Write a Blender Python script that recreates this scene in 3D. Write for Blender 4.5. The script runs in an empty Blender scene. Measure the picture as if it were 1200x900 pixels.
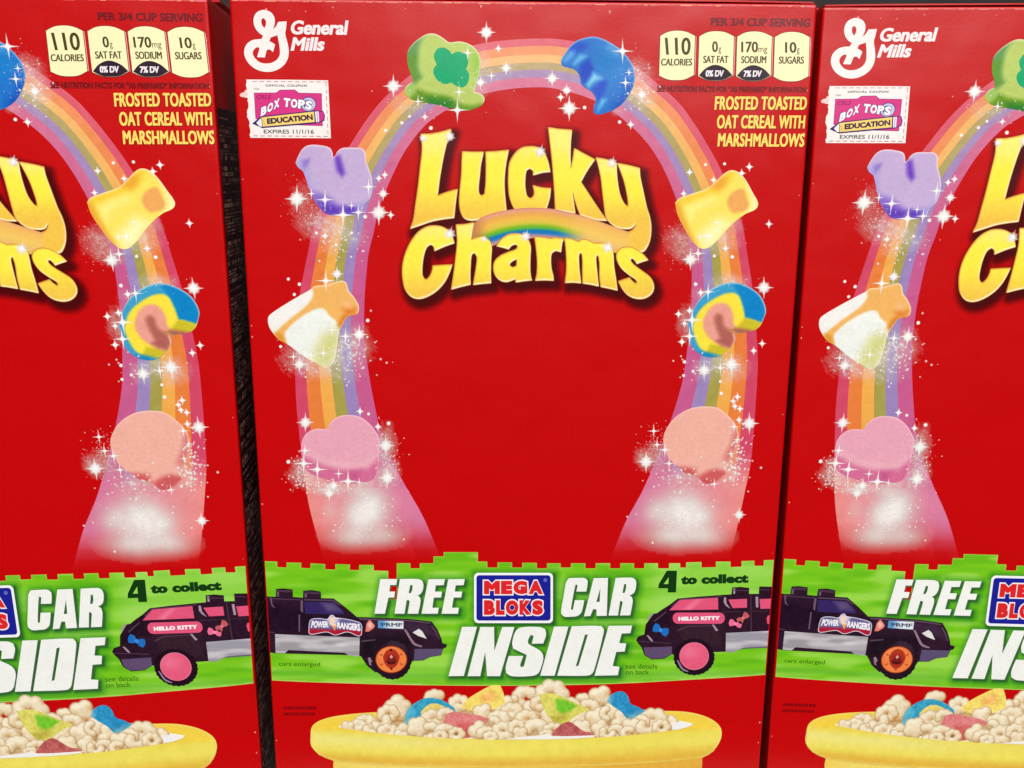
import bpy, bmesh, math, random
import numpy as np
from mathutils import Matrix, Vector
from mathutils.geometry import delaunay_2d_cdt

random.seed(7); rng = np.random.default_rng(7)
W, D, H = 0.195, 0.055, 0.305            # carton width, depth, height (metres)
F = 1080.0                               # focal length in pixels of the 1200 wide photograph
CAM = (0.08482387, -0.32557579, -0.05364542, 0.23081535, -0.02701533, 0.00541198)
sc = bpy.context.scene
col = sc.collection

def rot(ax, a):
    c, s = math.cos(a), math.sin(a)
    return np.array({'x': [[1, 0, 0], [0, c, -s], [0, s, c]], 'y': [[c, 0, s], [0, 1, 0], [-s, 0, c]], 'z': [[c, -s, 0], [s, c, 0], [0, 0, 1]]}[ax])
CR = rot('z', CAM[4]) @ rot('x', math.pi / 2 - CAM[3]) @ rot('z', CAM[5])

def front(p):                            # tracing pixels of the middle box -> metres on its own front face
    p = np.atleast_2d(np.asarray(p, float))
    d = np.stack([(p[:, 0] - 600) / F, -(p[:, 1] - 450) / F, -np.ones(len(p))], 1) @ CR.T
    t = -CAM[1] / d[:, 1]
    return np.stack([CAM[0] + d[:, 0] * t, CAM[2] + d[:, 2] * t], 1)      # u from left edge, v from top edge

# ------------------------------------------------------------------ materials
def lin(c):
    c = np.asarray(c, float) / 255.0
    return np.where(c <= 0.04045, c / 12.92, ((c + 0.055) / 1.055) ** 2.4)

def nodes(name):
    m = bpy.data.materials.new(name); m.use_nodes = True
    nt = m.node_tree; return m, nt, nt.nodes['Principled BSDF']

def board_surface(nt, b, rough=0.28, grain=0.10, bump=0.05):
    tc = nt.nodes.new('ShaderNodeTexCoord')
    n = nt.nodes.new('ShaderNodeTexNoise'); n.inputs['Scale'].default_value = 900; n.inputs['Detail'].default_value = 3
    n2 = nt.nodes.new('ShaderNodeTexNoise'); n2.inputs['Scale'].default_value = 26; n2.inputs['Detail'].default_value = 2
    nt.links.new(tc.outputs['Object'], n.inputs['Vector']); nt.links.new(tc.outputs['Object'], n2.inputs['Vector'])
    mr = nt.nodes.new('ShaderNodeMapRange'); mr.inputs['From Min'].default_value = 0.3; mr.inputs['From Max'].default_value = 0.7
    mr.inputs['To Min'].default_value = 1 - grain; mr.inputs['To Max'].default_value = 1 + grain
    nt.links.new(n.outputs['Fac'], mr.inputs['Value'])
    bp = nt.nodes.new('ShaderNodeBump'); bp.inputs['Strength'].default_value = bump; bp.inputs['Distance'].default_value = 0.0004
    nt.links.new(n.outputs['Fac'], bp.inputs['Height'])
    bp2 = nt.nodes.new('ShaderNodeBump'); bp2.inputs['Strength'].default_value = 0.5; bp2.inputs['Distance'].default_value = 0.002
    nt.links.new(n2.outputs['Fac'], bp2.inputs['Height']); nt.links.new(bp.outputs['Normal'], bp2.inputs['Normal'])
    nt.links.new(bp2.outputs['Normal'], b.inputs['Normal'])
    b.inputs['Roughness'].default_value = rough; b.inputs['Specular IOR Level'].default_value = 0.38
    return mr.outputs['Result']

def ink(name, alpha):
    m, nt, b = nodes(name)
    at = nt.nodes.new('ShaderNodeAttribute'); at.attribute_name = 'Ink'
    g = board_surface(nt, b, grain=0.03)
    mx = nt.nodes.new('ShaderNodeVectorMath'); mx.operation = 'SCALE'
    nt.links.new(at.outputs['Color'], mx.inputs[0]); nt.links.new(g, mx.inputs['Scale'])
    nt.links.new(mx.outputs[0], b.inputs['Base Color'])
    if alpha: nt.links.new(at.outputs['Alpha'], b.inputs['Alpha'])
    return m
INK = ink('printed_ink', False); MIST = ink('printed_mist', True)

def flat(name, c, rough=0.28, grain=0.06, wear=None):
    m, nt, b = nodes(name)
    g = board_surface(nt, b, rough, grain)
    mx = nt.nodes.new('ShaderNodeVectorMath'); mx.operation = 'SCALE'
    mx.inputs[0].default_value = tuple(lin(c)); nt.links.new(g, mx.inputs['Scale'])
    nt.links.new(mx.outputs[0], b.inputs['Base Color'])
    return m
RED = (196, 0, 3)
RED_BOARD = flat('glossy_red_board', RED)
GREY_BOARD = flat('raw_grey_board', (120, 105, 92), 0.8)
SIDE_BOARD = flat('dark_side_print', (78, 44, 60), 0.5)
STEEL = flat('painted_shelf_steel', (150, 146, 140), 0.45)
DARK_STEEL = flat('dark_shelf_back', (26, 18, 18), 0.6)

# ------------------------------------------------------------------ 2D drawing helpers
def Z(x0, y0, s, pts): return [(x0 + x / s, y0 + y / s) for x, y in pts]

def smooth(poly, thr=48, n=5):
    P = np.array(poly, float); N = len(P); out = []
    d = np.roll(P, -1, 0) - P; a = np.arctan2(d[:, 1], d[:, 0])
    turn = np.degrees(np.abs((a - np.roll(a, 1) + math.pi) % (2 * math.pi) - math.pi))
    sharp = turn > thr
    L = np.linalg.norm(d, axis=1)
    def tan(i):
        if sharp[i]: return None
        t = P[(i + 1) % N] - P[i - 1]; l = np.linalg.norm(t); return t / l if l > 0 else None
    for i in range(N):
        j = (i + 1) % N; t0, t1 = tan(i), tan(j); ch = (P[j] - P[i]) / max(L[i], 1e-9)
        if t0 is None and t1 is None: out.append(P[i]); continue
        if t0 is None: t0 = ch
        if t1 is None: t1 = ch
        for k in range(n):
            s = k / n; h00 = 2*s**3-3*s*s+1; h10 = s**3-2*s*s+s; h01 = -2*s**3+3*s*s; h11 = s**3-s*s
            out.append(h00*P[i] + h10*L[i]*t0 + h01*P[j] + h11*L[i]*t1)
    return [tuple(p) for p in out]

def resample(poly, sp):
    out = []
    for i in range(len(poly)):
        a, b = np.array(poly[i]), np.array(poly[(i + 1) % len(poly)])
        n = max(1, int(math.ceil(np.linalg.norm(b - a) / sp)))
        for k in range(n): out.append(tuple(a + (b - a) * k / n))
    return out

def inside(P, loops):
    r = np.zeros(len(P), bool)
    for lp in loops:
        A = np.array(lp); B = np.roll(A, -1, 0)
        for a, b in zip(A, B):
            c = (a[1] > P[:, 1]) != (b[1] > P[:, 1])
            if not c.any(): continue
            x = (b[0] - a[0]) * (P[:, 1] - a[1]) / (b[1] - a[1] + 1e-12) + a[0]
            r ^= c & (P[:, 0] < x)
    return r

def sdf(P, loops):                       # > 0 inside
    d = np.full(len(P), 1e9)
    for lp in loops:
        A = np.array(lp); B = np.roll(A, -1, 0)
        for a, b in zip(A, B):
            ab = b - a; t = np.clip(((P - a) @ ab) / (ab @ ab + 1e-12), 0, 1)
            d = np.minimum(d, np.hypot(P[:, 0] - a[0] - t * ab[0], P[:, 1] - a[1] - t * ab[1]))
    return np.where(inside(P, loops), d, -d)

def ss(x): x = np.clip(x, 0, 1); return x * x * (3 - 2 * x)
def mixc(c, k, w): return c + (np.asarray(k, float) - c) * w[:, None]

def vnoise(P, s, seed=0):                # cheap smooth value noise for printed texture
    r = np.random.default_rng(seed); T = r.random((64, 64)); q = P / s
    i = np.floor(q).astype(int); f = q - i; f = f * f * (3 - 2 * f)
    g = lambda a, b: T[(i[:, 0] + a) % 64, (i[:, 1] + b) % 64]
    return (g(0,0)*(1-f[:,0])+g(1,0)*f[:,0])*(1-f[:,1]) + (g(0,1)*(1-f[:,0])+g(1,1)*f[:,0])*f[:,1]

STEP = 1.5e-5
class Art:
    """a printed piece: flat ink shapes on the board, later layers a hair above earlier ones"""
    def __init__(s, name, label=None, mat=None, plane='front'):
        s.name, s.label, s.mat, s.plane = name, label, mat or INK, plane; s.V = []; s.Fc = []; s.C = []
    def add(s, pts, faces, colr, lvl):
        pts = np.asarray(pts, float); colr = np.asarray(colr, float)
        if colr.ndim == 1: colr = np.tile(colr, (len(pts), 1))
        if colr.shape[1] == 3: colr = np.hstack([colr, np.full((len(colr), 1), 255.0)])
        c = np.hstack([lin(np.clip(colr[:, :3], 0, 255)), np.clip(colr[:, 3:4] / 255, 0, 1)])
        lv = np.broadcast_to(np.asarray(lvl, float), (len(pts),)) * STEP
        if s.plane == 'front':
            uv = front(pts); uv[:, 0] = np.clip(uv[:, 0], 0.0007, W - 0.0007)
            P = np.stack([uv[:, 0] - W / 2, -lv, uv[:, 1] + H], 1)
        else:
            P = np.stack([W / 2 + lv, pts[:, 0], pts[:, 1]], 1)
        o = sum(len(v) for v in s.V)
        s.V.append(P); s.C.append(c); s.Fc += [tuple(int(i) + o for i in f) for f in faces]
    def fill(s, loops, colour, lvl, sp=None):
        if not isinstance(loops[0][0], (tuple, list, np.ndarray)): loops = [loops]
        lp = [resample(l, sp) for l in loops] if sp else loops
        pts = []; ed = []
        for l in lp:
            o = len(pts); pts += [Vector((float(a), float(b))) for a, b in l]; ed += [(o + i, o + (i + 1) % len(l)) for i in range(len(l))]
        if sp:
            A = np.array([tuple(p) for p in pts]); lo, hi = A.min(0), A.max(0)
            gx = np.arange(lo[0], hi[0], sp); gy = np.arange(lo[1], hi[1], sp * 0.87)
            G = np.array([(x + (sp / 2 if j % 2 else 0), y) for j, y in enumerate(gy) for x in gx])
            if len(G):
                G = G[inside(G, lp)]
                if len(G): G = G[sdf(G, lp) > sp * 0.4]
                pts += [Vector((float(a), float(b))) for a, b in G]
        v, _, f, *_ = delaunay_2d_cdt(pts, ed, [], 0, 1e-5)
        v = np.array([(a[0], a[1]) for a in v]); f = np.array([x for x in f if len(x) == 3])
        f = f[inside(v[f].mean(1), lp)]
        c = colour(v) if callable(colour) else colour
        s.add(v, f, c, lvl)
    def strip(s, rows, colour, lvl):      # rows: array (n, m, 2)
        R = np.asarray(rows, float); n, m = R.shape[:2]
        fs = [(i*m+j, i*m+j+1, (i+1)*m+j+1, (i+1)*m+j) for i in range(n-1) for j in range(m-1)]
        s.add(R.reshape(-1, 2), fs, colour, lvl)
    def text(s, t, quad, colour, lvl, bold=0.0, shear=0.0, arc=None, space=1.0, dx=0.0):
        if dx:
            s.text(t, [(x-dx/2, y) for x, y in quad], colour, lvl, bold, shear, arc, space)
            s.text(t, [(x+dx/2, y) for x, y in quad], colour, lvl + .2, bold, shear, arc, space); return
        v, f, isl = glyphs(t, bold, shear, space)
        lo, hi = v.min(0), v.max(0); q = (v - lo) / (hi - lo)
        TL, TR, BR, BL = [np.array(a, float) for a in quad]
        a, b = q[:, :1], q[:, 1:]
        P = (BL*(1-a) + BR*a)*(1-b) + (TL*(1-a) + TR*a)*b
        if arc: P[:, 1] += arc * (1 - (2*q[:, 0]-1)**2)
        s.add(P, f, colour(P) if callable(colour) else colour, lvl + 0.4 * (isl % 2))
    def field(s, box, sp, colour, lvl):   # soft mist: grid with its own transparency per vertex
        x0, y0, x1, y1 = box; nx, ny = int((x1-x0)/sp)+1, int((y1-y0)/sp)+1
        X, Y = np.meshgrid(np.linspace(x0, x1, nx), np.linspace(y0, y1, ny)); P = np.stack([X.ravel(), Y.ravel()], 1)
        c = colour(P); fs = []; al = c[:, 3]
        for j in range(ny-1):
            for i in range(nx-1):
                q = (j*nx+i, j*nx+i+1, (j+1)*nx+i+1, (j+1)*nx+i)
                if max(al[k] for k in q) > 2: fs.append(q)
        used = sorted({k for q in fs for k in q}); mp = {k: i for i, k in enumerate(used)}
        s.add(P[used], [tuple(mp[k] for k in q) for q in fs], c[used], lvl)
    def build(s, parent):
        V = np.vstack(s.V); C = np.vstack(s.C)
        me = bpy.data.meshes.new(s.name); me.from_pydata(V.tolist(), [], s.Fc)
        ca = me.color_attributes.new('Ink', 'FLOAT_COLOR', 'POINT'); ca.data.foreach_set('color', C.astype(np.float32).ravel())
        me.materials.append(s.mat); me.update()
        o = bpy.data.objects.new(s.name, me); col.objects.link(o); o.parent = parent
        if s.label: o['label'] = s.label
        return o

_gc = {}
def glyphs(t, bold, shear, space):
    k = (t, bold, shear, space)
    if k in _gc: return _gc[k]
    cu = bpy.data.curves.new('t', 'FONT'); cu.body = t; cu.size = 1; cu.shear = shear; cu.space_character = space
    cu.resolution_u = 4; cu.fill_mode = 'NONE'
    o = bpy.data.objects.new('t', cu); col.objects.link(o); bpy.context.view_layer.update()
    me = o.evaluated_get(bpy.context.evaluated_depsgraph_get()).to_mesh()
    v0 = np.array([(a.co.x, a.co.y) for a in me.vertices])
    E = np.array([(b, a) if b - a > 1 else (a, b) for a, b in [tuple(sorted(e.vertices)) for e in me.edges]])   # closing edge runs back to its start
    if bold:                                                            # thicken each outline with mitred corners
        nx = np.zeros(len(v0), int); pv = np.zeros(len(v0), int); nx[E[:, 0]] = E[:, 1]; pv[E[:, 1]] = E[:, 0]
        d1 = v0 - v0[pv]; d2 = v0[nx] - v0; d1 /= np.linalg.norm(d1, axis=1)[:, None] + 1e-9; d2 /= np.linalg.norm(d2, axis=1)[:, None] + 1e-9
        n1 = np.stack([d1[:, 1], -d1[:, 0]], 1); n2 = np.stack([d2[:, 1], -d2[:, 0]], 1); mm = n1 + n2; mm /= np.linalg.norm(mm, axis=1)[:, None] + 1e-9
        area_ = 0.5*np.sum(v0[E[:, 0], 0]*v0[E[:, 1], 1] - v0[E[:, 1], 0]*v0[E[:, 0], 1])
        v0 = v0 + mm*(bold*(1 if area_ > 0 else -1)/np.clip((mm*n1).sum(1), .5, 1))[:, None]
    v, _, f, *_ = delaunay_2d_cdt([Vector(p) for p in v0], [tuple(int(i) for i in e) for e in E], [], 0, 1e-6)
    v = np.array([(p[0], p[1]) for p in v]); f = np.array([x for x in f if len(x) == 3]); c = v[f].mean(1)
    w = np.zeros(len(c), int); A, B = v0[E[:, 0]], v0[E[:, 1]]
    for p, q in zip(A, B):
        if p[1] == q[1]: continue
        x = p[0] + (q[0]-p[0])*(c[:, 1]-p[1])/(q[1]-p[1])
        w += np.where((p[1] <= c[:, 1]) & (q[1] > c[:, 1]) & (x > c[:, 0]), 1, 0) - np.where((q[1] <= c[:, 1]) & (p[1] > c[:, 1]) & (x > c[:, 0]), 1, 0)
    f = f[w != 0]; keep = np.unique(f); mp = np.zeros(len(v), int); mp[keep] = np.arange(len(keep))
    v = v[keep]; f = [tuple(x) for x in mp[f]]; isl = np.zeros(len(v))
    bpy.data.objects.remove(o, do_unlink=True); bpy.data.curves.remove(cu)
    _gc[k] = (v, f, isl); return _gc[k]

def box_quad(x0, y0, x1, y1, sl=0, lean=0): return [(x0+lean, y0), (x1+lean, y0+sl), (x1, y1+sl), (x0, y1)]
def zq(x0, y0, s, q): return Z(x0, y0, s, q)
def circle(cx, cy, rx, ry=None, n=36, ph=0):
    ry = ry or rx; return [(cx + rx*math.cos(2*math.pi*i/n+ph), cy + ry*math.sin(2*math.pi*i/n+ph)) for i in range(n)]

def paint(base, layers, grain=6, seed=1):
    """colour function: base plus airbrushed printed areas (polygon, colour, softness)"""
    def fn(P):
        c = np.tile(np.asarray(base, float), (len(P), 1))
        for poly, k, soft in layers:
            c = mixc(c, k, ss(sdf(P, [poly]) / soft * 0.5 + 0.5))
        return c + ((vnoise(P, 2.2, seed) - .5) * 2 * grain + (vnoise(P, 9, seed+1) - .5) * grain)[:, None]
    return fn

# =================================================================== THE BOX
box = bpy.data.objects.new('cereal_box', None); col.objects.link(box)

def mesh_obj(name, bm, mats, parent):
    me = bpy.data.meshes.new(name); bm.to_mesh(me); bm.free()
    for m in mats: me.materials.append(m)
    o = bpy.data.objects.new(name, me); col.objects.link(o); o.parent = parent; return o

bm = bmesh.new(); bmesh.ops.create_cube(bm, size=1)
for v in bm.verts: v.co = ((v.co.x)*W, (v.co.y+.5)*D, (v.co.z+.5)*H)
bmesh.ops.bevel(bm, geom=list(bm.edges), offset=0.0011, segments=5, affect='EDGES', profile=0.6)
bm.normal_update()
for f in bm.faces: f.material_index = 0
carton = mesh_obj('carton', bm, [RED_BOARD], box)

# top flaps: two overlapping leaves, bowed up a little
def leaf(y0, y1, z0, bow, name, mat):
    bm = bmesh.new(); N = 14; M = 8; g = []
    for k, dz in ((0, 0.0), (1, 0.0005)):
        for i in range(N+1):
            for j in range(M+1):
                a, b = i/N, j/M
                z = z0 + dz + bow * math.sin(math.pi*a)**0.5 * (0.25 + 0.75*math.sin(math.pi*(b if name != 'x' else b)))
                g.append(bm.verts.new((-W/2+0.001+(W-0.002)*a, y0+(y1-y0)*b, z)))
    idx = lambda k, i, j: g[k*(N+1)*(M+1)+i*(M+1)+j]
    for k in (0, 1):
        for i in range(N):
            for j in range(M):
                q = [idx(k,i,j), idx(k,i+1,j), idx(k,i+1,j+1), idx(k,i,j+1)]; bm.faces.new(q if k else q[::-1])
    rim = [(i, 0) for i in range(N+1)] + [(N, j) for j in range(1, M+1)] + [(i, M) for i in range(N-1, -1, -1)] + [(0, j) for j in range(M-1, 0, -1)]
    for a, b in zip(rim, rim[1:] + rim[:1]): bm.faces.new([idx(0,*a), idx(0,*b), idx(1,*b), idx(1,*a)])
    bmesh.ops.recalc_face_normals(bm, faces=bm.faces)
    return mesh_obj('top_flap', bm, [mat], box)
leaf(0.0012, D*0.62, H+0.0003, 0.0016, 'a', RED_BOARD)
leaf(D*0.40, D-0.0012, H+0.0026, 0.0012, 'b', RED_BOARD)

# worn pale line along the folded top edge
wear = Art('scuff_marks', 'pale scuffed line along the folded top edge')
def vfront_inv(u, v):                      # rough inverse for straight placement near the top
    P = np.array([CAM[0], CAM[1], CAM[2]]); q = (np.array([u, 0, v]) - P) @ CR
    return (600 + F*q[0]/-q[2], 450 - F*q[1]/-q[2])
u = 0.001
while u < W - 0.003:
    l = random.uniform(0.0006, 0.005); h = random.choice([0.00010, 0.00016, 0.00022, 0.0003])
    if random.random() < 0.8:
        v0 = -0.0007 - random.uniform(0, 0.0001)
        wear.add([vfront_inv(u, v0), vfront_inv(u+l, v0), vfront_inv(u+l*0.9, v0-h), vfront_inv(u+l*.1, v0-h)], [(0,1,2,3)], (225, 130+random.randint(-30,50), 130), 1)
    u += l + random.uniform(0, 0.0008)
for _ in range(26):                         # scuffs near edges
    e = random.random() < 0.5; uu = random.choice([0.0010, W-0.0014]) if e else random.uniform(0.004, W-0.006)
    vv = -random.uniform(0.002, 0.28) if e else -random.uniform(0.0015, 0.004)
    r = random.uniform(0.00015, 0.0004)
    wear.add([vfront_inv(uu-r, vv), vfront_inv(uu, vv-r*random.uniform(.5,2.5)), vfront_inv(uu+r, vv), vfront_inv(uu, vv+r*.7)], [(0,1,2,3)], (228, 150, 145), 1)
wear.build(box)

# ------------------------------------------------------------------ rainbow
pairs = [((382,664),(520,664)),((367,612),(497,608)),((359,575),(470,560)),((352,520),(449,515)),((347.5,475),(439,475)),((346,430),(431,430)),((347.5,390),(427,395)),
 ((351,347),(427,355)),((355,325),(429,325)),((360,300),(432,297)),((366,272),(438,272)),((374,247),(444,245)),((388,210),(457,212)),((409,172),(474,178)),((438,129),(496,149)),
 ((465,101),(515,134)),((500,75),(540,120)),((535,59),(565,110.5)),((570,50),(592,105)),((610,46),(620,102.5)),((650,45.5),(645,103)),((690,52),(672,109)),((722,64),(696,117.5)),
 ((748,80),(717,130)),((770,98),(735,144)),((795,120),(752,160)),((815,147),(768,181)),((835,180),(781,205)),((850,210),(792,232)),((862,236),(800,255)),((870,262),(806,277)),
 ((876,300),(810,303)),((882,340),(810.5,340)),((886,385),(808,385)),((888,420),(804,420)),((887,450),(799,450)),((884,495),(787,490)),((880,540),(769,538)),((872,580),(752,577)),((864,617),(733,612)),((852,664),(712,664))]
pr = np.array(pairs, float)
def crom(P, n):
    out = []; N = len(P)
    for i in range(N-1):
        p0, p1, p2, p3 = P[max(i-1,0)], P[i], P[i+1], P[min(i+2,N-1)]
        for k in range(n):
            t = k/n; out.append(.5*((2*p1)+(-p0+p2)*t+(2*p0-5*p1+4*p2-p3)*t*t+(-p0+3*p1-3*p2+p3)*t**3))
    out.append(P[-1]); return np.array(out)
pr = crom(pr, 5)
fr = [0, .15, .33, .49, .64, .80, 1]
low = [(208,62,96),(232,122,48),(240,172,70),(160,156,66),(148,128,190),(196,84,140)]
top = [(222,96,112),(240,150,100),(242,190,120),(186,166,118),(168,142,184),(218,122,152)]
rb = Art('rainbow', 'six band rainbow arching over the title')
for b in range(6):
    rows = []; cs = []
    for i, (o, n_) in enumerate(pr):
        for t in (fr[b], (fr[b]+fr[b+1])/2, fr[b+1]):
            p = o + (n_-o)*t; rows.append(p)
            k = np.clip((300 - p[1])/230, 0, 1); c = np.array(low[b])*(1-k) + np.array(top[b])*k
            g = ss(np.array([(p[1]-528)/40]))[0]                     # the bands wash out to pink at their feet
            left = p[0] < 600
            c = c*(1-g) + (np.array((236,142,138))*(1-t) + np.array((214,118,160))*t)*g
            c = c*.9 + np.array((226,160,160))*.1
            g2 = ss(np.array([(p[1]-606)/52]))[0]; c = c*(1-g2) + np.array(RED)*g2     # and fade into the red card
            cs.append(c)
    rows = np.array(rows).reshape(-1, 3, 2); cs = np.array(cs)
    cs = cs + ((vnoise(rows.reshape(-1,2), 5, b)-.5)*12)[:, None]
    rb.strip(rows, cs, 2)
rainbow = rb.build(box)

# ------------------------------------------------------------------ glow and stardust
blobs = [(432,596,27,27,255),(420,606,20,16,200),(425,570,26,22,190),(412,628,30,15,150),(448,628,26,13,130),(452,525,11,26,215),(455,555,12,14,200),(365,560,20,10,190),(352,552,12,14,180),(385,573,18,7,200),(386,598,10,16,70),
 (800,600,34,30,255),(815,606,24,18,210),(788,628,36,15,160),(828,628,28,14,140),(770,600,18,16,140),(800,560,20,16,140),(772,535,16,16,110),(855,545,14,24,150),(758,537,14,12,150),(844,520,10,10,40),
 (355,235,18,22,70),(376,262,26,16,150),(395,270,26,16,200),(415,280,14,10,120),(388,292,10,10,90),
 (370,425,34,16,210),(390,412,20,18,220),(412,405,22,26,170),(350,412,16,14,120),(400,440,26,10,90),
 (797,283,18,20,130),(812,298,16,12,120),(845,282,20,16,150),(858,265,12,14,110),(855,330,20,10,190),(826,345,16,8,90),(857,432,18,16,190),(825,434,12,12,180),(840,425,20,10,150),(842,385,22,20,90),
 (740,98,16,22,110),(753,112,16,18,200),(750,85,16,18,90),(725,130,10,8,70),(482,127,20,8,130),(560,95,16,18,130),(566,72,10,16,110),(596,80,12,12,90),(580,88,10,8,60),(806,378,12,20,160),(647,92,10,10,60),(470,118,16,8,50)]
def glowfn(P):
    t = np.zeros(len(P))
    for x, y, a, b, k in blobs:
        foot = y > 570
        k = k*(1.0 if foot else .6); q = np.exp(-(((P[:,0]-x)/a)**2 + ((P[:,1]-y)/b)**2)*(1.5 if foot else 1.5)); t = 1-(1-t)*(1-q*k/255)
    t *= np.where(P[:,1] > 572, 0.84 + 0.16*vnoise(P, 11, 3) + 0.12*vnoise(P, 4, 8), 0.25 + 1.35*np.random.default_rng(5).random(len(P))*vnoise(P, 5, 8) + .35*vnoise(P, 3, 9))
    t = np.where(P[:,1] > 673, 0, t)
    c = np.tile(np.array([246., 240, 236, 0]), (len(P), 1)); c[:, 3] = np.clip(t, 0, .95)*255
    c[:, 3] = np.where(c[:, 3] < 9, 0, c[:, 3]); return c
gl = Art('glow_mist', 'white glow drifting off the marshmallows', MIST)
gl.field((318, 30, 600, 674), 2.4, glowfn, 3)
gl.build(box)
gl = Art('glow_mist', 'white glow drifting off the marshmallows', MIST); gl.field((601, 30, 920, 674), 2.4, glowfn, 3); gl.build(box)

dust = Art('stardust', 'white sparkles scattered round the rainbow', MIST)
def low_(l): return 9+(l-38)*.4 if l < 50 else 20+(l-50)*.4
def soft_dot(x, y, r, a=255, lvl=40, n=8, core=.5):
    lvl = low_(lvl)
    P = [(x, y)] + [(x+r*core*math.cos(2*math.pi*i/n), y+r*core*math.sin(2*math.pi*i/n)) for i in range(n)] + [(x+r*math.cos(2*math.pi*i/n), y+r*math.sin(2*math.pi*i/n)) for i in range(n)]
    fs = [(0, 1+i, 1+(i+1)%n) for i in range(n)] + [(1+i, 1+n+i, 1+n+(i+1)%n, 1+(i+1)%n) for i in range(n)]
    C = np.tile(np.array([252., 244, 240, a]), (len(P), 1)); C[1+n:, 3] = 0
    dust.add(P, fs, C, lvl)
def star(x, y, r, pts=4, lvl=42, ph=0.0, thin=.13):
    lvl = low_(lvl)
    n = pts*2; P = [(x, y)]; C = [(255,255,255,255)]
    for i in range(n):
        a = math.pi*2*i/n + ph; q = r if i % 2 == 0 else r*thin
        if pts == 4 and i % 4 == 2: q = r*1.15
        P.append((x+q*math.cos(a), y+q*math.sin(a))); C.append((255, 250, 248, 120 if i % 2 == 0 else 235))
    dust.add(P, [(0, 1+i, 1+(i+1)%n) for i in range(n)], C, lvl)
def burst(x, y, r):
    soft_dot(x, y, r*.62, 255, 44, 14, .45); star(x, y, r, 4, 46, 0, .2); star(x, y, r*.62, 4, 48, math.pi/4, .3)
for x, y, r in [(570,38,12),(461,101,13),(667,127,14),(593,80,9),(647,92,10),(348,233,15),(444,249,14),(421,392,11),(351,427,10),(358,495,11),(757,541,12),(878,496,12),(809,304,12),(895,337,12),(825,434,11),(857,427,13),(395,321,9),(449,227,8),(866,603,9),(454,560,12),(752,111,9),(664,106,8),(386,578,9),(452,522,12),(563,97,8),(391,569,9)]: burst(x, y, r)
for x, y, r in [(729.5,60,14),(733,97,9),(737,85,6),(548,62,9),(538,108,9),(536,129,14),(576,89,8),(490,119,8),(381,234,12),(402,252,15),(420,249,10),(365,227,7),(432,219,11),(412,241,6),(382,329,13),(389,387,8),(405,394,10),(379,414,9),(344,418,7),(365,417,8),(357.5,528,9),(356,543,13),(372,550,13),(397,555,7),(408,564,14),(421,565,6),(860,500,8),(864,515,6),(856.5,531.5,6),(766,505,8),(770,521,8),(779,527,9),(784,543,8),(837,567,7),(829.7,342,10),(811,375,14),(808,394,12),(839,261,6),(829,277,9),(820,278,6),(818,297,10),(844,431,9)]: star(x, y, r); soft_dot(x, y, r*.3, 255, 41)
for x, y in [(338,327),(351,333),(345,345),(431,375.5),(329,406),(480,136.5),(471,144),(452,153),(498,137),(505,150),(451,205),(444,209),(584,57),(657,114),(685,126),(726,143),(739,146),(826.7,193),(808,202),(836,211),(849,192),(878,195.5),(869,203),(801,227),(901,262.5),(850,291),(837,300),(858,301),(815,333),(821,343),(795,368),(808,364),(802,379),(799,400.5),(893,402.5),(883,411),(802,424),(801,440),(812,435),(845,461),(844,447),(864,465),(859,470),(861,476),(867,479),(866,492),(455.5,496),(432,485),(422,482),(443,500),(338,541),(428,254),(458,252),(371,273),(381,276.5),(394,287),(412,273)]:
    r = random.uniform(2.2, 3.3); soft_dot(x, y, r, 255, 43, 8, .6)
    if r > 2.8: star(x, y, r*1.7, 4, 45, 0, .3)
def spray(cx, cy, sx, sy, n, r0=.35, r1=1.3, a=190):
    for _ in range(n):
        x, y = random.gauss(cx, sx), random.gauss(cy, sy)
        if not 640 > y: continue
        soft_dot(x, y, random.uniform(r0, r1), random.uniform(a*.5, a), 38+random.random()*2, 5, .55)
spray(355,240,11,16,150,.3,.8,150); spray(378,262,12,10,90); spray(395,285,16,12,60,.5,2,230); spray(795,283,8,13,150,.3,.8,160); spray(847,283,12,10,90,.3,.9,170); spray(745,90,11,16,140,.3,.9,150)
spray(408,408,16,16,90,.5,2.2,230); spray(352,420,12,8,90,.3,1.2,190); spray(400,430,22,8,50,.5,1.8,230); spray(454,535,8,20,160,.3,1.4,220); spray(352,552,8,10,120,.3,1.5,220); spray(376,570,16,5,70,.5,1.8,240)
spray(766,523,9,12,140,.3,.9,170); spray(866,535,8,16,90,.4,2.0,240); spray(800,560,20,8,60,.5,2,220); spray(860,550,8,8,30,1,2.4,250); spray(750,112,10,14,60,.5,2,220); spray(855,330,14,5,60,.3,1,190); spray(565,92,8,12,60,.3,1.2,190); spray(840,428,18,8,60,.4,1.6,220)
spray(432,604,20,16,90,.5,1.8,250); spray(800,604,24,16,90,.5,1.8,250); spray(600,90,40,10,16,.5,1.2,160); spray(490,120,24,10,30,.5,1.5,200)

# ------------------------------------------------------------------ marshmallow pictures
def marsh(label, sil, base, layers, lvl=6, sp=1.15, extra=None, grain=4, rim=(255,235,225)):
    a = Art('marshmallow_picture', label)
    f0 = paint(base, layers, grain, len(label))
    def fn(P):
        c = f0(P)
        d = sdf(P, [sil]); up = sdf(P + np.array([1.2, -2.2]), [sil])
        return mixc(c, rim, ss((1.2-up)/1.6)*np.clip((2.5-d)/2, 0, 1)*.6)
    a.fill([sil], fn, lvl, sp)
    if extra: extra(a)
    return a.build(box)

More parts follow.
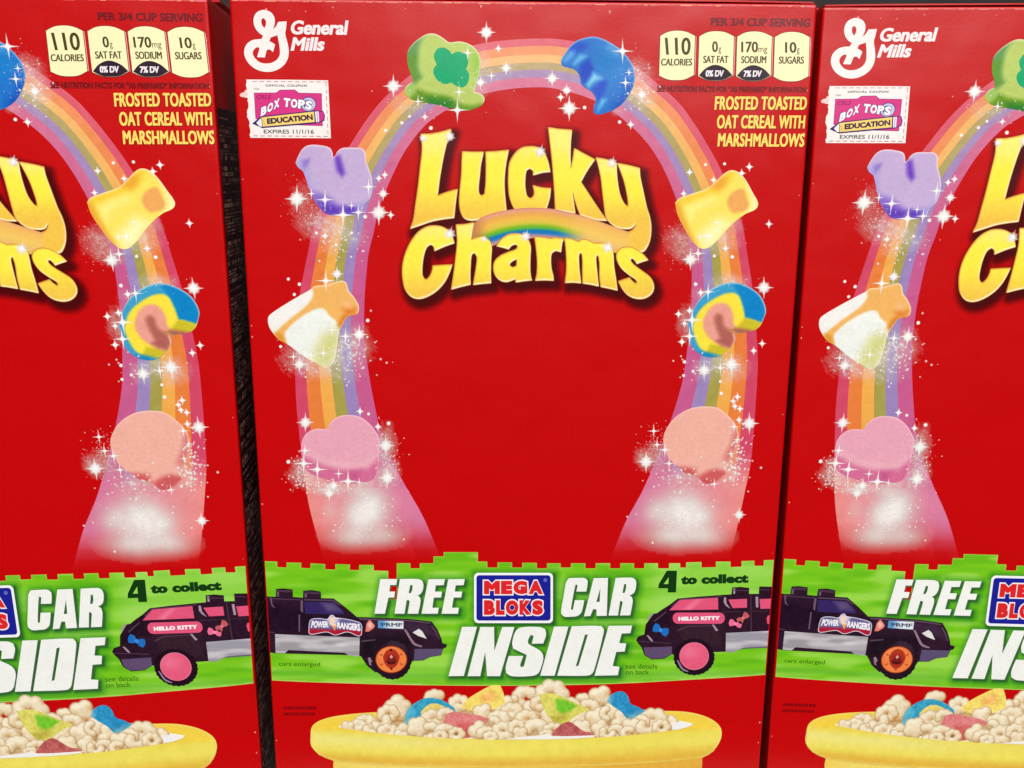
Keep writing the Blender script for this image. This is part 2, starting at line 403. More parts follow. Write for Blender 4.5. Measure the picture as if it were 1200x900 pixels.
s = lambda pts: smooth(Z(460,30,8.18,pts))
hat_sil = s([(385,75),(440,92),(500,130),(545,160),(640,152),(720,170),(790,215),(835,290),(845,380),(825,480),(795,590),(785,635),(830,645),(875,680),(880,720),(850,765),(790,795),(720,815),(660,805),(540,790),(480,770),(380,750),(250,730),(170,700),(120,650),(120,605),(150,565),(200,540),(175,460),(150,390),(140,310),(150,240),(200,170),(260,120),(320,85)])
clover = s([(400,270),(430,220),(490,210),(545,240),(570,275),(620,250),(690,265),(725,310),(722,370),(705,415),(735,470),(725,540),(690,585),(640,590),(590,565),(565,545),(510,560),(450,540),(400,480),(392,420),(425,370),(400,320)])
marsh('green bowler hat marshmallow with a clover', hat_sil, (184,204,104),
 [(s([(90,60),(330,60),(270,150),(240,300),(245,420),(280,490),(200,560),(80,560)]), (92,150,84), 5), (s([(100,300),(225,280),(225,430),(260,500),(190,560),(100,500)]), (96,150,40), 6),
  (s([(235,600),(330,640),(540,680),(640,740),(740,765),(860,745),(880,840),(90,840),(90,690),(160,690),(210,640)]), (104,150,28), 4),
  (s([(330,690),(560,720),(600,840),(330,800)]), (36,124,40), 6), (s([(760,250),(860,250),(860,560),(790,560)]), (150,200,70), 7), (s([(120,570),(210,560),(210,640),(140,660)]), (150,190,90), 6)],
 extra=lambda a: a.fill([clover], paint((2,166,108), [], 5), 8, 3))

s = lambda pts: smooth(Z(650,35,8.573,pts))
moon = s([(65,330),(75,280),(110,230),(160,160),(230,105),(310,80),(390,68),(480,90),(560,130),(650,190),(720,260),(780,350),(805,440),(800,540),(760,630),(690,730),(600,800),(500,840),(420,850),(388,825),(395,760),(412,715),(405,670),(360,615),(300,580),(265,540),(250,460),(200,400),(140,380),(80,365)])
marsh('blue crescent moon marshmallow', moon, (30,112,200),
 [(s([(420,150),(600,160),(740,300),(760,450),(560,560),(400,400)]), (24,124,202), 12), (s([(120,200),(240,120),(330,160),(230,240),(150,240)]), (14,76,196), 5),
  (s([(260,370),(340,290),(380,380),(370,480),(290,540),(250,450)]), (4,64,190), 4), (s([(380,600),(480,500),(530,520),(500,620),(450,720),(410,660)]), (6,70,196), 4),
  (s([(600,780),(780,560),(820,600),(700,850)]), (8,70,180), 9), (s([(150,210),(200,215),(190,260),(110,330),(90,300)]), (96,170,228), 5), (s([(250,250),(320,265),(260,310),(200,360),(180,340)]), (110,184,230), 4),
  (s([(390,430),(480,490),(400,520),(340,580),(320,550)]), (130,200,232), 4), (s([(470,690),(520,700),(480,760),(430,820),(440,770)]), (110,190,235), 4), (s([(560,140),(680,230),(620,260),(520,180)]), (90,160,220), 7)], rim=(190,215,250))

s = lambda pts: smooth(Z(340,160,8.575,pts))
shoe = s([(55,265),(75,210),(120,130),(170,92),(240,82),(330,92),(400,115),(425,160),(432,210),(455,190),(480,145),(530,115),(640,112),(720,118),(755,160),(765,250),(800,340),(825,440),(825,520),(800,620),(740,690),(720,760),(640,785),(540,790),(440,795),(360,775),(290,710),(230,620),(190,520),(150,400),(125,345),(80,310)])
marsh('lilac horseshoe marshmallow', shoe, (196,172,214),
 [(s([(120,250),(190,225),(180,270),(140,330),(115,310)]), (132,96,196), 4), (s([(60,280),(130,250),(230,620),(180,560)]), (170,160,222), 9), (s([(445,200),(500,190),(530,290),(550,370),(520,405),(475,350),(455,270)]), (112,62,190), 4),
  (s([(210,560),(300,570),(400,620),(500,690),(740,700),(700,830),(300,830),(200,640)]), (136,104,202), 6), (s([(290,670),(440,700),(500,720),(480,790),(360,790)]), (96,58,182), 5), (s([(550,700),(660,720),(620,770),(550,770)]), (90,60,186), 4), (s([(690,690),(780,640),(770,780),(690,800)]), (160,160,214), 6)])

s = lambda pts: smooth(Z(300,320,8.571,pts), 60)
glass = s([(122,450),(150,410),(300,310),(450,220),(555,160),(590,130),(700,120),(800,90),(860,75),(905,95),(935,180),(985,240),(1025,310),(1035,370),(1010,415),(930,432),(890,480),(855,548),(830,600),(815,740),(780,900),(700,960),(600,900),(520,860),(420,790),(340,730),(290,700),(230,670),(170,600),(130,530)])
marsh('orange and white hourglass marshmallow', glass, (240,180,98),
 [(s([(80,450),(300,280),(560,150),(575,190),(560,260),(480,350),(330,470),(215,575),(180,620),(100,620)]), (243,240,236), 2), (s([(285,620),(320,560),(400,480),(500,410),(620,355),(690,365),(740,430),(800,480),(840,560),(830,640),(780,980),(520,980),(330,760),(300,690)]), (240,242,236), 2),
  (s([(680,620),(830,560),(850,700),(760,960),(560,960),(600,780)]), (214,214,140), 12), (s([(820,520),(870,430),(920,420),(880,500),(850,560)]), (218,130,36), 4), (s([(870,360),(930,330),(1010,350),(1000,430),(900,430)]), (226,132,52), 5),
  (s([(880,290),(970,290),(960,350),(900,350)]), (246,186,130), 5), (s([(190,600),(260,610),(300,700),(220,690)]), (222,150,50), 4)])

s = lambda pts: smooth(Z(780,185,7.83,pts))
crown = s([(88,410),(130,368),(250,325),(380,280),(460,215),(530,150),(590,115),(650,122),(710,170),(760,245),(800,320),(835,380),(848,430),(820,475),(740,510),(680,550),(620,600),(560,660),(480,750),(400,820),(350,835),(300,820),(240,760),(190,680),(130,570),(100,490)])
marsh('yellow pot shaped marshmallow with an orange square', crown, (250,226,98),
 [(s([(80,350),(400,270),(560,120),(640,120),(600,220),(450,320),(250,400),(170,440),(100,440)]), (246,206,60), 6), (s([(400,270),(500,180),(560,180),(540,260),(480,300)]), (236,168,52), 6), (s([(60,400),(130,430),(180,560),(240,700),(320,840),(220,840),(80,600)]), (236,172,54), 5),
  (s([(190,460),(420,360),(440,400),(280,480),(230,560)]), (252,240,140), 8), (s([(565,395),(610,320),(690,278),(725,300),(745,370),(768,430),(740,480),(630,510),(590,480)]), (240,170,92), 2.5), (s([(760,250),(850,430),(820,480),(700,560),(780,440)]), (252,244,180), 6), (s([(320,700),(500,560),(600,600),(420,820),(340,830)]), (254,250,190), 12)], sp=1.2)

s = lambda pts: smooth(Z(790,320,8.183,pts), 60)
swirl = s([(140,560),(135,480),(170,380),(230,270),(320,180),(430,115),(540,88),(640,100),(740,145),(820,210),(865,290),(880,370),(860,430),(835,490),(800,530),(750,555),(660,570),(570,570),(585,640),(545,710),(480,765),(400,805),(300,800),(210,750),(155,670)])
marsh('blue yellow and pink swirl marshmallow', swirl, (58,160,206),
 [(s([(600,180),(560,90),(700,90),(900,200),(900,440),(830,490),(760,460),(680,430),(650,300)]), (6,132,200), 4),
  (s([(205,430),(260,340),(360,260),(480,200),(570,190),(620,220),(645,280),(665,350),(680,430),(760,450),(840,480),(830,510),(770,560),(690,550),(580,530),(590,600),(540,720),(430,790),(330,770),(250,720),(200,620),(180,520)]), (250,226,66), 2),
  (s([(590,530),(640,470),(680,430),(850,480),(790,560),(690,555)]), (206,190,40), 3), (s([(300,770),(350,680),(560,720),(430,800)]), (206,190,40), 3),
  (s([(275,500),(300,400),(370,310),(460,285),(530,320),(570,420),(570,480),(600,520),(540,540),(590,600),(575,690),(520,722),(440,690),(370,650),(310,590)]), (236,160,144), 2.5),
  (s([(385,420),(420,388),(460,410),(480,500),(560,570),(580,640),(540,715),(450,690),(400,650),(440,620),(400,520)]), (178,98,88), 4), (s([(540,545),(600,525),(760,550),(690,580),(600,570)]), (178,100,80), 3), (s([(200,760),(300,755),(440,790),(360,830),(240,810)]), (20,140,196), 3)])

s = lambda pts: smooth(Z(330,470,6.923,pts), 60)
heart = s([(160,360),(170,310),(210,255),(280,225),(370,228),(400,170),(460,125),(540,112),(630,125),(700,170),(760,240),(795,310),(795,400),(785,520),(770,600),(720,645),(640,662),(540,668),(430,650),(300,615),(220,575),(175,500),(160,430)])
marsh('pink heart marshmallow', heart, (232,164,184),
 [(s([(140,400),(180,430),(280,485),(400,525),(530,545),(640,540),(740,505),(790,450),(820,640),(700,700),(300,700),(140,560)]), (212,108,150), 4), (s([(560,560),(640,560),(620,640),(560,650)]), (200,90,140), 6), (s([(200,420),(420,480),(600,500),(760,440),(700,540),(400,530)]), (236,176,190), 7)], rim=(250,200,210))

s = lambda pts: smooth(Z(740,460,6.923,pts), 60)
ball = s([(258,380),(275,310),(340,215),(430,150),(520,118),(620,112),(700,125),(770,175),(830,240),(865,310),(868,400),(840,470),(790,560),(750,600),(780,640),(720,700),(640,738),(590,735),(545,690),(520,670),(450,660),(380,600),(310,540),(270,460)])
marsh('salmon balloon marshmallow', ball, (240,176,160),
 [(s([(830,290),(880,300),(870,430),(790,590),(720,570),(780,450),(810,380)]), (218,128,124), 4), (s([(370,600),(520,615),(530,680),(440,680)]), (210,92,92), 4), (s([(540,680),(640,630),(740,620),(780,650),(640,760),(560,740)]), (208,92,94), 4), (s([(690,560),(760,550),(770,620),(720,620)]), (238,180,172), 6)], rim=(252,214,200))

dust.build(box)

# ------------------------------------------------------------------ title lettering
A_ = lambda p: smooth(Z(470,140,7.5,p)); B_ = lambda p: smooth(Z(620,140,7.5,p)); C_ = lambda p: smooth(Z(460,250,7.5,p)); D_ = lambda p: smooth(Z(610,240,7.5,p))
lucky = [[A_([(175,130),(260,126),(350,110),(437,85),(415,160),(385,270),(345,480),(320,670),(400,640),(495,612),(478,740),(465,865),(380,875),(275,895),(170,930),(82,960),(110,880),(130,740),(150,600),(170,420),(187,250)])],
 [A_([(540,282),(630,286),(725,285),(700,400),(690,500),(680,600),(685,650),(705,672),(735,655),(745,560),(748,420),(745,285),(840,280),(945,268),(920,400),(908,520),(910,640),(925,800),(840,850),(750,865),(690,880),(620,888),(560,870),(525,810),(513,720),(520,600),(532,480),(535,380)])],
 [A_([(1120,238),(1200,245),(1255,290),(1290,370),(1310,460),(1240,468),(1162,490),(1162,450),(1132,430),(1102,450),(1090,520),(1090,600),(1105,670),(1130,695),(1160,680),(1172,640),(1160,580),(1240,600),(1315,605),(1305,690),(1280,775),(1260,850),(1150,880),(1050,860),(1000,790),(960,700),(945,600),(945,480),(955,380),(1000,300),(1060,250)])],
 [B_([(170,70),(270,85),(375,92),(365,200),(362,320),(365,440),(385,350),(398,255),(480,300),(578,352),(510,450),(455,550),(540,680),(620,800),(685,890),(600,885),(500,855),(450,840),(420,760),(380,630),(390,720),(405,825),(320,810),(232,800),(222,600),(205,380),(185,200)])],
 [smooth(Z(620,140,7.5,[(588,335),(680,352),(768,385),(770,480),(785,600),(805,680),(840,745),(865,765),(872,740),(860,650),(835,540),(800,440),(778,385),(880,405),(970,428),(975,500),(1000,620),(1030,760)]) + Z(610,240,7.5,[(1110,30),(1135,110),(1147,200),(1138,300),(1112,370),(1075,412),(950,420),(800,402),(690,310),(690,158),(760,190),(820,215),(900,240),(960,235),(1000,205),(1014,166),(975,205),(920,212),(850,200),(790,160),(752,105)]) + Z(620,140,7.5,[(665,790),(648,650),(630,500),(605,390)]))]]
charms = [[C_([(370,108),(440,120),(500,160),(530,220),(542,262),(460,290),(370,330),(362,290),(335,272),(300,300),(275,370),(262,460),(262,540),(280,575),(300,582),(330,550),(350,500),(355,460),(440,455),(525,450),(500,520),(460,600),(400,670),(320,725),(240,750),(170,735),(115,670),(92,580),(88,480),(105,380),(150,270),(220,170),(300,118)])],
 [C_([(560,100),(640,95),(715,80),(700,160),(690,232),(740,212),(800,205),(850,240),(870,290),(865,400),(862,520),(865,612),(790,618),(710,628),(725,540),(740,440),(742,380),(720,345),(695,365),(685,460),(682,560),(685,625),(600,645),(518,668),(540,520),(555,400),(570,250),(565,160)])],
 [C_([(915,287),(955,230),(1010,190),(1070,178),(1130,185),(1185,225),(1212,290),(1210,380),(1208,480),(1215,560),(1225,587),(1150,595),(1085,605),(1080,575),(1045,590),(1000,602),(950,590),(908,550),(888,490),(900,420),(950,372),(1020,340),(1085,315),(1102,290),(1090,274),(1060,276),(1030,300),(1022,315),(970,300)]), C_([(1095,402),(1060,415),(1030,440),(1030,462),(1060,475),(1090,458)])],
 [D_([(125,280),(190,285),(265,296),(300,288),(375,298),(362,350),(355,415),(310,402),(275,425),(265,480),(270,560),(285,620),(290,665),(210,662),(130,665),(145,600),(148,500),(140,400)])],
 [D_([(388,290),(450,300),(505,322),(540,305),(590,310),(640,335),(700,335),(770,350),(805,390),(815,450),(820,540),(835,640),(850,752),(780,735),(705,720),(695,620),(695,520),(685,450),(670,440),(662,470),(670,580),(685,715),(615,700),(548,690),(545,600),(545,500),(538,430),(525,420),(512,440),(515,560),(530,688),(460,682),(392,685),(405,560),(400,400)])],
 [D_([(1120,485),(1070,430),(1000,385),(930,370),(870,390),(845,430),(850,490),(890,560),(960,620),(1010,655),(1025,680),(1010,692),(980,670),(955,640),(910,655),(860,672),(890,730),(940,790),(1000,820),(1070,825),(1130,800),(1165,755),(1168,700),(1140,640),(1080,590),(1010,540),(970,500),(965,475),(985,470),(1005,490),(1022,518),(1070,500)])]]
def grow(loops, d):
    out = []
    for k, lp in enumerate(loops):
        P = np.array(lp); T = np.roll(P, -1, 0) - np.roll(P, 1, 0); T /= np.linalg.norm(T, axis=1)[:, None] + 1e-9
        ar = 0.5*np.sum(P[:,0]*np.roll(P[:,1],-1) - np.roll(P[:,0],-1)*P[:,1]); sg = 1 if ar > 0 else -1
        if k: sg = -sg
        out.append([tuple(p) for p in P + np.stack([T[:,1], -T[:,0]], 1)*d*sg])
    return out
def gold(loops, y0, y1):
    def fn(P):
        t = np.clip((P[:,1]-y0)/(y1-y0), 0, 1)
        c = mixc(np.tile(np.array([250., 238, 120]), (len(P),1)), (252,236,72), ss(t*3)); c = mixc(c, (243,196,74), ss((t-.45)/.55))
        lo = sdf(P + np.array([.7, 1.5]), loops); hi = sdf(P - np.array([.7, 1.2]), loops)
        c = mixc(c, (255,247,210), ss((.5-lo)/1.2)); c = mixc(c, (226,160,70), ss((.3-hi)/1.0)*.8)
        return c + ((vnoise(P, 3, 9)-.5)*8)[:, None]
    return fn
ttl = Art('title_lettering', 'large yellow upper title word')
sh = Art('title_shadow', 'soft dark red shadow printed under the title', MIST)
segs = [l for g in lucky + charms for l in g]
def shadow(P):
    Q = P - np.array([4.0, 6.0]); d = np.full(len(P), -1e9)
    for g in lucky + charms: d = np.maximum(d, sdf(Q, g))
    a = ss((d + 12)/13)*0.86
    c = np.tile(np.array([72., 0, 4, 0]), (len(P), 1)); c[:, 3] = a*255; return c
sh.field((466, 146, 786, 372), 2.4, shadow, 2.6); sh.build(box)
for i, g in enumerate(lucky):
    ys = [p[1] for l in g for p in l]
    ttl.fill(grow(g, .75), (214,140,60), 8 + i*.2)
    ttl.fill(g, gold(g, 165 if i != 4 else 190, 262), 10 + i*.2, 1.4)
ttl.build(box); ttl = Art('title_swash', 'rainbow swash under the upper title word')
tp = np.array(Z(450,140,3.529,[(362,440),(400,407),(460,385),(540,370),(620,365),(700,370),(780,388),(850,408),(920,432),(975,452),(1015,466)]))
bt = np.array(Z(450,140,3.529,[(365,500),(420,528),(480,512),(540,497),(610,490),(690,494),(760,506),(830,520),(900,538),(960,552),(1012,552)]))
rr = crom(np.stack([tp, bt], 1), 6)
stops = [(0,(206,124,96)),(.06,(232,160,140)),(.16,(228,164,84)),(.34,(240,186,74)),(.5,(214,196,66)),(.60,(120,182,30)),(.68,(80,176,60)),(.74,(0,116,190)),(.84,(20,120,190)),(.92,(196,140,160)),(1,(206,140,120))]
ts = np.linspace(0, 1, 22); rows = []; cs = []
for i, (o, n_) in enumerate(rr):
    x = i/(len(rr)-1); wr = ss(np.array([(x-.50)/.22]))[0]; wl = ss(np.array([(.16-x)/.14]))[0]
    for t in ts:
        rows.append(o + (n_-o)*t)
        c = np.array([np.interp(t, [q[0] for q in stops], [q[1][k] for q in stops]) for k in range(3)])
        gd = np.array([np.interp(t, [0,.1,.5,.8,1], [v[k] for v in ((226,160,110),(240,182,96),(244,200,96),(232,190,110),(228,176,90))]) for k in range(3)])
        c = c*(1-wr) + gd*wr; c = c*(1-wl) + np.array((196,128,80))*wl; cs.append(c)
ttl.strip(np.array(rows).reshape(len(rr), 22, 2), np.array(cs), 13)
ttl.build(box); ttl = Art('title_lettering', 'yellow lower title word')
for i, g in enumerate(charms):
    ttl.fill(grow(g, .75), (206,140,50), 15 + i*.2)
    ttl.fill(g, gold(g, 262, 352), 17 + i*.2, 1.3)
ttl.text('TM', box_quad(769,346,776,350), (120,0,5), 8)
ttl.build(box)
_d = dust
for x, y, r in [(527,160,8),(496,162,6),(633,178,9),(717,191,8),(527,274,9),(616,277,8),(712,290,9),(567,280,5)]:
    dust = Art('lettering_glint', 'white glint on the edge of a title letter', MIST)
    soft_dot(x, y, r*.75, 255, 50, 12, .3); star(x, y, r, 4, 52, .3, .15); star(x, y, r*.8, 4, 53, 1.0, .15)
    dust.build(box)
dust = _d

# ------------------------------------------------------------------ maker's logo
lg = Art('brand_logo', 'white script initial of the maker')
lg.fill([smooth(Z(280,5,7.5,[(225,50),(280,70),(312,115),(315,170),(300,220),(325,195),(345,155),(420,150),(415,210),(408,260),(425,330),(438,400),(432,470),(400,530),(340,575),(260,595),(170,580),(95,530),(52,460),(48,400),(70,350),(120,315),(200,305),(212,275),(175,250),(140,200),(128,140),(145,85),(180,58)])),
 smooth(Z(280,5,7.5,[(218,122),(236,145),(237,180),(225,210),(205,185),(197,150),(202,128)])),
 smooth(Z(280,5,7.5,[(268,325),(280,292),(338,272),(350,330),(360,400),(355,455),(320,498),(260,520),(190,512),(140,472),(122,430),(135,395),(165,375),(182,388),(160,465),(228,468),(245,402),(270,398),(300,420),(318,355),(290,335)]))], (243,236,232), 4)
lg.build(box); lg = Art('maker_name', 'white maker name in two lines')
lg.text('General', zq(280,5,7.5,[(468,142),(962,142),(945,270),(450,266)]), (246,232,232), 4, bold=.03, dx=.6)
lg.text('Mills', zq(280,5,7.5,[(480,290),(762,290),(742,410),(456,410)]), (246,232,232), 4, bold=.03, dx=.6)
lg.build(box)

# ------------------------------------------------------------------ clip-out coupon
cp = Art('coupon', 'white dashed school coupon with a pencil emblem')
K = lambda p: Z(280,85,10,p)
left = []
for i in range(26):
    y = 755 - i*26.5; left.append((132 - i*1.9 + random.uniform(-9, 9) - (18 if 420 < y < 520 else 0), y))
cp.fill([K([(85,82),(560,84),(1045,92),(1062,420),(1078,770),(600,768),(132,765)] + left)], (245,238,234), 3)
cp.fill([K([(8,262),(28,238),(60,232),(78,200),(95,215),(100,300),(75,295),(50,288),(20,282)])], (246,206,204), 4)
for i in range(11):
    x = 160 + i*83; cp.fill([K([(x,100+i*.7),(x+52,101+i*.7),(x+52,108+i*.7),(x,107+i*.7)])], (206,60,80), 5)
    x = 150 + i*82; cp.fill([K([(x+20,738+i*.6),(x+72,738+i*.6),(x+72,746+i*.6),(x+20,746+i*.6)])], (206,40,60), 5)
for i in range(8):
    y = 120 + i*80; x = 1016 + i*3.2; cp.fill([K([(x,y),(x+7,y),(x+9,y+45),(x+2,y+45)])], (206,50,70), 5)
cp.text('OFFICIAL COUPON', K([(312,140),(796,142),(796,167),(312,165)]), (60,44,50), 5, bold=.03, space=1.2)
cp.text('10¢', K([(175,180),(240,180),(240,208),(175,208)]), (110,80,80), 5)
fold = [(180,240),(440,240),(480,208),(655,205),(700,243),(966,246),(978,624),(700,612),(198,540)]
cp.fill([grow([K(fold)], .55)[0]], (60,20,110), 5); cp.fill([K(fold)], (216,50,130), 6)
cp.text('CRLS', K([(208,262),(378,262),(365,310),(203,310)]), (150,20,90), 7, bold=.02)
cp.fill([circle(*K([(815,370)])[0], 9, 8.6)], (60,40,130), 7); cp.fill([circle(*K([(815,372)])[0], 8.2, 7.8)], (196,200,230), 7.5); cp.fill([circle(*K([(805,370)])[0], 5, 5)], (60,70,150), 8)
def word(t, c0, c1, h, cols, lvl, fat):     # letters one by one along a line, outline below fill
    n = len(t)
    for i, ch in enumerate(t):
        if ch == ' ': continue
        for w_, cc, lv in ((fat, cols[0], lvl), (0.06, cols[1], lvl+2)):
            x0 = c0[0] + (c1[0]-c0[0])*(i+.04)/n; x1 = c0[0] + (c1[0]-c0[0])*(i+.96)/n
            y0 = c0[1] + (c1[1]-c0[1])*(i+.04)/n; y1 = c0[1] + (c1[1]-c0[1])*(i+.96)/n
            e = .55 if lv == lvl else 0
            cp.text(ch, [(x0-e+.5,y0-h-e),(x1+e+.5,y1-h-e),(x1+e-.3,y1+e),(x0-e-.3,y0+e)], cc, lv, bold=w_)
k0 = K([(255,520),(480,400)]); word('BOX', k0[0], k0[1], 10.5, ((60,20,110),(250,244,248)), 9, .08)
k0 = K([(520,400),(860,440)]); word('TOPS', k0[0], k0[1], 10.5, ((60,20,110),(250,244,248)), 9, .08)
pen = [(160,596),(262,516),(895,446),(985,452),(1005,500),(1000,560),(935,588),(905,592),(275,646)]
cp.fill([grow([K(pen)], .3)[0]], (60,20,110), 12); cp.fill([K([(205,590),(262,530),(275,636),(240,628)])], (240,236,240), 13)
cp.fill([K([(268,526),(880,458),(890,580),(282,634)])], (248,212,110), 13); cp.fill([K([(892,458),(935,455),(942,580),(905,584)])], (238,232,240), 13); cp.fill([K([(912,460),(918,460),(926,580),(920,582)])], (120,90,160), 14)
cp.fill([K([(940,458),(980,460),(996,505),(990,555),(946,578)])], (214,40,140), 13)
cp.text('FOR', K([(285,570),(287,545),(312,620),(305,625)]), (120,70,60), 14); cp.text('EDUCATION', K([(328,538),(862,488),(870,556),(332,606)]), (50,14,70), 14, bold=.055)
cp.text('EXPIRES 11/1/16', K([(290,668),(878,668),(880,718),(292,714)]), (60,50,46), 6, bold=.012)
cp.build(box)

# ------------------------------------------------------------------ nutrition badges and product line
nt_ = Art('nutrition_badge', 'row of four cream nutrition shields')
N_ = lambda p: Z(760,20,5.625,p)
for cx, dy, a, b, dv in ((190,0,'110','CALORIES',None),(447,3,'0','SAT FAT','0% DV'),(697,5,'170','SODIUM','7% DV'),(945,8,'10','SUGARS',None)):
    sh_ = smooth([(cx-112,dy+124),(cx-60,dy+98),(cx,dy+90),(cx+60,dy+98),(cx+116,dy+124),(cx+112,dy+250),(cx+108,dy+382),(cx+50,dy+410),(cx-8,dy+416),(cx-66,dy+410),(cx-120,dy+386),(cx-116,dy+250)], 40)
    nt_.fill(N_([(x+5, y+1) for x, y in [(cx+116,dy+126),(cx+120,dy+128),(cx+112,dy+380),(cx+108,dy+382)]]), (244,190,180), 3)
    nt_.fill([grow([N_(sh_)], .6)[0]], (96,14,36), 3.5); nt_.fill([N_(sh_)], (248,242,190), 4)
    ink_c = (76,62,22)
    if dv:
        cap = smooth([(cx-116,dy+382),(cx-70,dy+335),(cx-8,dy+312),(cx+60,dy+335),(cx+106,dy+380),(cx+50,dy+409),(cx-8,dy+415),(cx-66,dy+409)], 60)
        nt_.fill([N_(cap)], (48,26,46), 5); nt_.text(dv, N_([(cx-68,dy+347),(cx+50,dy+347),(cx+45,dy+390),(cx-72,dy+390)]), (245,235,240), 6, bold=.03, dx=.4)
    if a == '110': nt_.text(a, N_([(cx-82,135),(cx+88,135),(cx+84,250),(cx-72,250)]), ink_c, 5, bold=.012, dx=.55); nt_.text(b, N_([(cx-105,274),(cx+98,274),(cx+94,320),(cx-108,320)]), ink_c, 5, bold=.005, dx=.55)
    else:
        w = 17*len(a); x0 = cx - w - (10 if len(a) < 3 else 34); x1 = x0 + 36*len(a)
        nt_.text(a, N_([(x0,dy+157),(x1,dy+157),(x1,dy+228),(x0,dy+228)]), ink_c, 5, bold=.012, dx=.55)
        u_ = 'mg' if a == '170' else 'g'; nt_.text(u_, N_([(x1+4,dy+198),(x1+4+(58 if u_=='mg' else 18),dy+198),(x1+4+(58 if u_=='mg' else 18),dy+240),(x1+4,dy+240)]), ink_c, 5)
        hw = 84; nt_.text(b, N_([(cx-hw,dy+252),(cx+hw-5,dy+252),(cx+hw-7,dy+300),(cx-hw-2,dy+300)]), ink_c, 5, bold=.005, dx=.55)
nt_.build(box)
def line(t, q, c, label, b, dx, drop=None):
    sp_ = 1.07 if drop else 1.03
    pl = Art('product_line', label)
    if drop: pl.text(t, N_([(x+4, y+5) for x, y in q]), drop, 3.2, bold=b, dx=dx, space=sp_)
    pl.text(t, N_(q), c, 4, bold=b, dx=dx, space=sp_); pl.build(box)
line('PER 3/4 CUP SERVING', [(413,4),(1068,10),(1062,66),(412,56)], (112,10,28), 'dark red serving line above the shields', .022, .7)
line('SEE NUTRITION FACTS FOR “AS PREPARED” INFORMATION', [(58,450),(1042,460),(1040,498),(56,494)], (118,2,12), 'tiny dark red note below the shields', .04, .4)
for t, q in (('FROSTED TOASTED', [(442,522),(1046,524),(1038,612),(436,612)]), ('OAT CEREAL WITH', [(456,645),(1034,648),(1026,735),(450,735)]), ('MARSHMALLOWS', [(462,765),(1030,768),(1022,856),(456,854)])):
    line(t, q, (255,222,108), 'narrow yellow capitals', .018, .75, (140,14,8))
pl = Art('fine_print', 'two dark red lines of tiny writing')
for j in range(2):
    x = 332.5
    while x < 369 - j:
        l = random.uniform(1.2, 4); pl.fill([[(x,828+j*7),(x+l,828+j*7),(x+l,831.4+j*7),(x,831.4+j*7)]], (130,2,8), 4); x += l + .7
pl.build(box)

# ------------------------------------------------------------------ green promotion banner
SS = lambda p: Z(430,640,3.63,p)
F5 = lambda p: Z(430,665,7.5,p); F6 = lambda p: Z(600,665,7.5,p)
free = [[F5([(118,100),(266,100),(258,152),(205,152),(197,210),(247,210),(240,262),(190,262),(158,404),(67,404)])],
 [smooth(F5([(290,100),(450,100),(485,113),(497,150),(488,205),(465,235),(445,245),(468,265),(470,310),(450,404),(358,404),(375,300),(368,285),(350,285),(330,404),(243,404)])), smooth(F5([(381,152),(402,152),(398,196),(386,224),(367,224)]))],
 [F5([(540,102),(685,100),(675,153),(605,155),(598,210),(660,210),(652,262),(588,262),(575,352),(632,352),(622,404),(480,404)])],
 [F5([(715,102),(860,100),(850,153),(780,155),(772,210),(838,210),(828,262),(762,262),(748,352),(808,352),(800,404),(657,404)])],
 [smooth(F6([(500,92),(570,90),(640,92),(665,115),(662,160),(652,210),(565,210),(577,155),(566,148),(556,155),(518,360),(525,372),(535,368),(552,285),(635,285),(622,350),(605,400),(570,425),(530,430),(460,430),(432,405),(432,370),(455,240),(475,130)]))],
 [F6([(718,92),(843,90),(832,422),(743,424),(742,365),(712,365),(688,424),(632,428)]), F6([(776,180),(770,300),(740,302)])],
 [smooth(F6([(910,90),(1055,88),(1085,105),(1092,140),(1078,210),(1052,235),(1030,243),(1055,260),(1060,300),(1038,418),(948,420),(972,305),(962,292),(950,292),(930,420),(848,420)])), smooth(F6([(985,145),(1003,143),(1000,190),(988,222),(970,222)]))]]
insd = [[SS([(405,342),(468,342),(412,551),(347,552)])], [SS([(482,343),(541,343),(542,444),(576,343),(627,343),(566,552),(511,552),(503,449),(482,552),(428,552)])],
 [smooth(SS([(655,345),(735,343),(758,352),(762,375),(750,413),(702,414),(709,381),(697,376),(685,400),(688,415),(738,445),(750,470),(742,510),(728,540),(700,551),(616,552),(593,540),(590,515),(603,466),(665,466),(652,505),(656,514),(668,510),(680,462),(622,435),(618,408),(632,362)]))],
 [SS([(796,341),(857,341),(798,550),(737,550)])], [smooth(SS([(871,340),(995,339),(1008,352),(1006,371),(966,526),(952,545),(925,550),(809,550)])), SS([(927,376),(940,374),(900,507),(888,511)])],
 [SS([(1028,338),(1128,337),(1120,369),(1083,371),(1073,411),(1103,413),(1096,447),(1060,449),(1045,509),(1074,512),(1067,548),(968,550)])]]
eL = lambda y: 266.5 + .0594*y; eR = lambda y: 960 - .0756*y
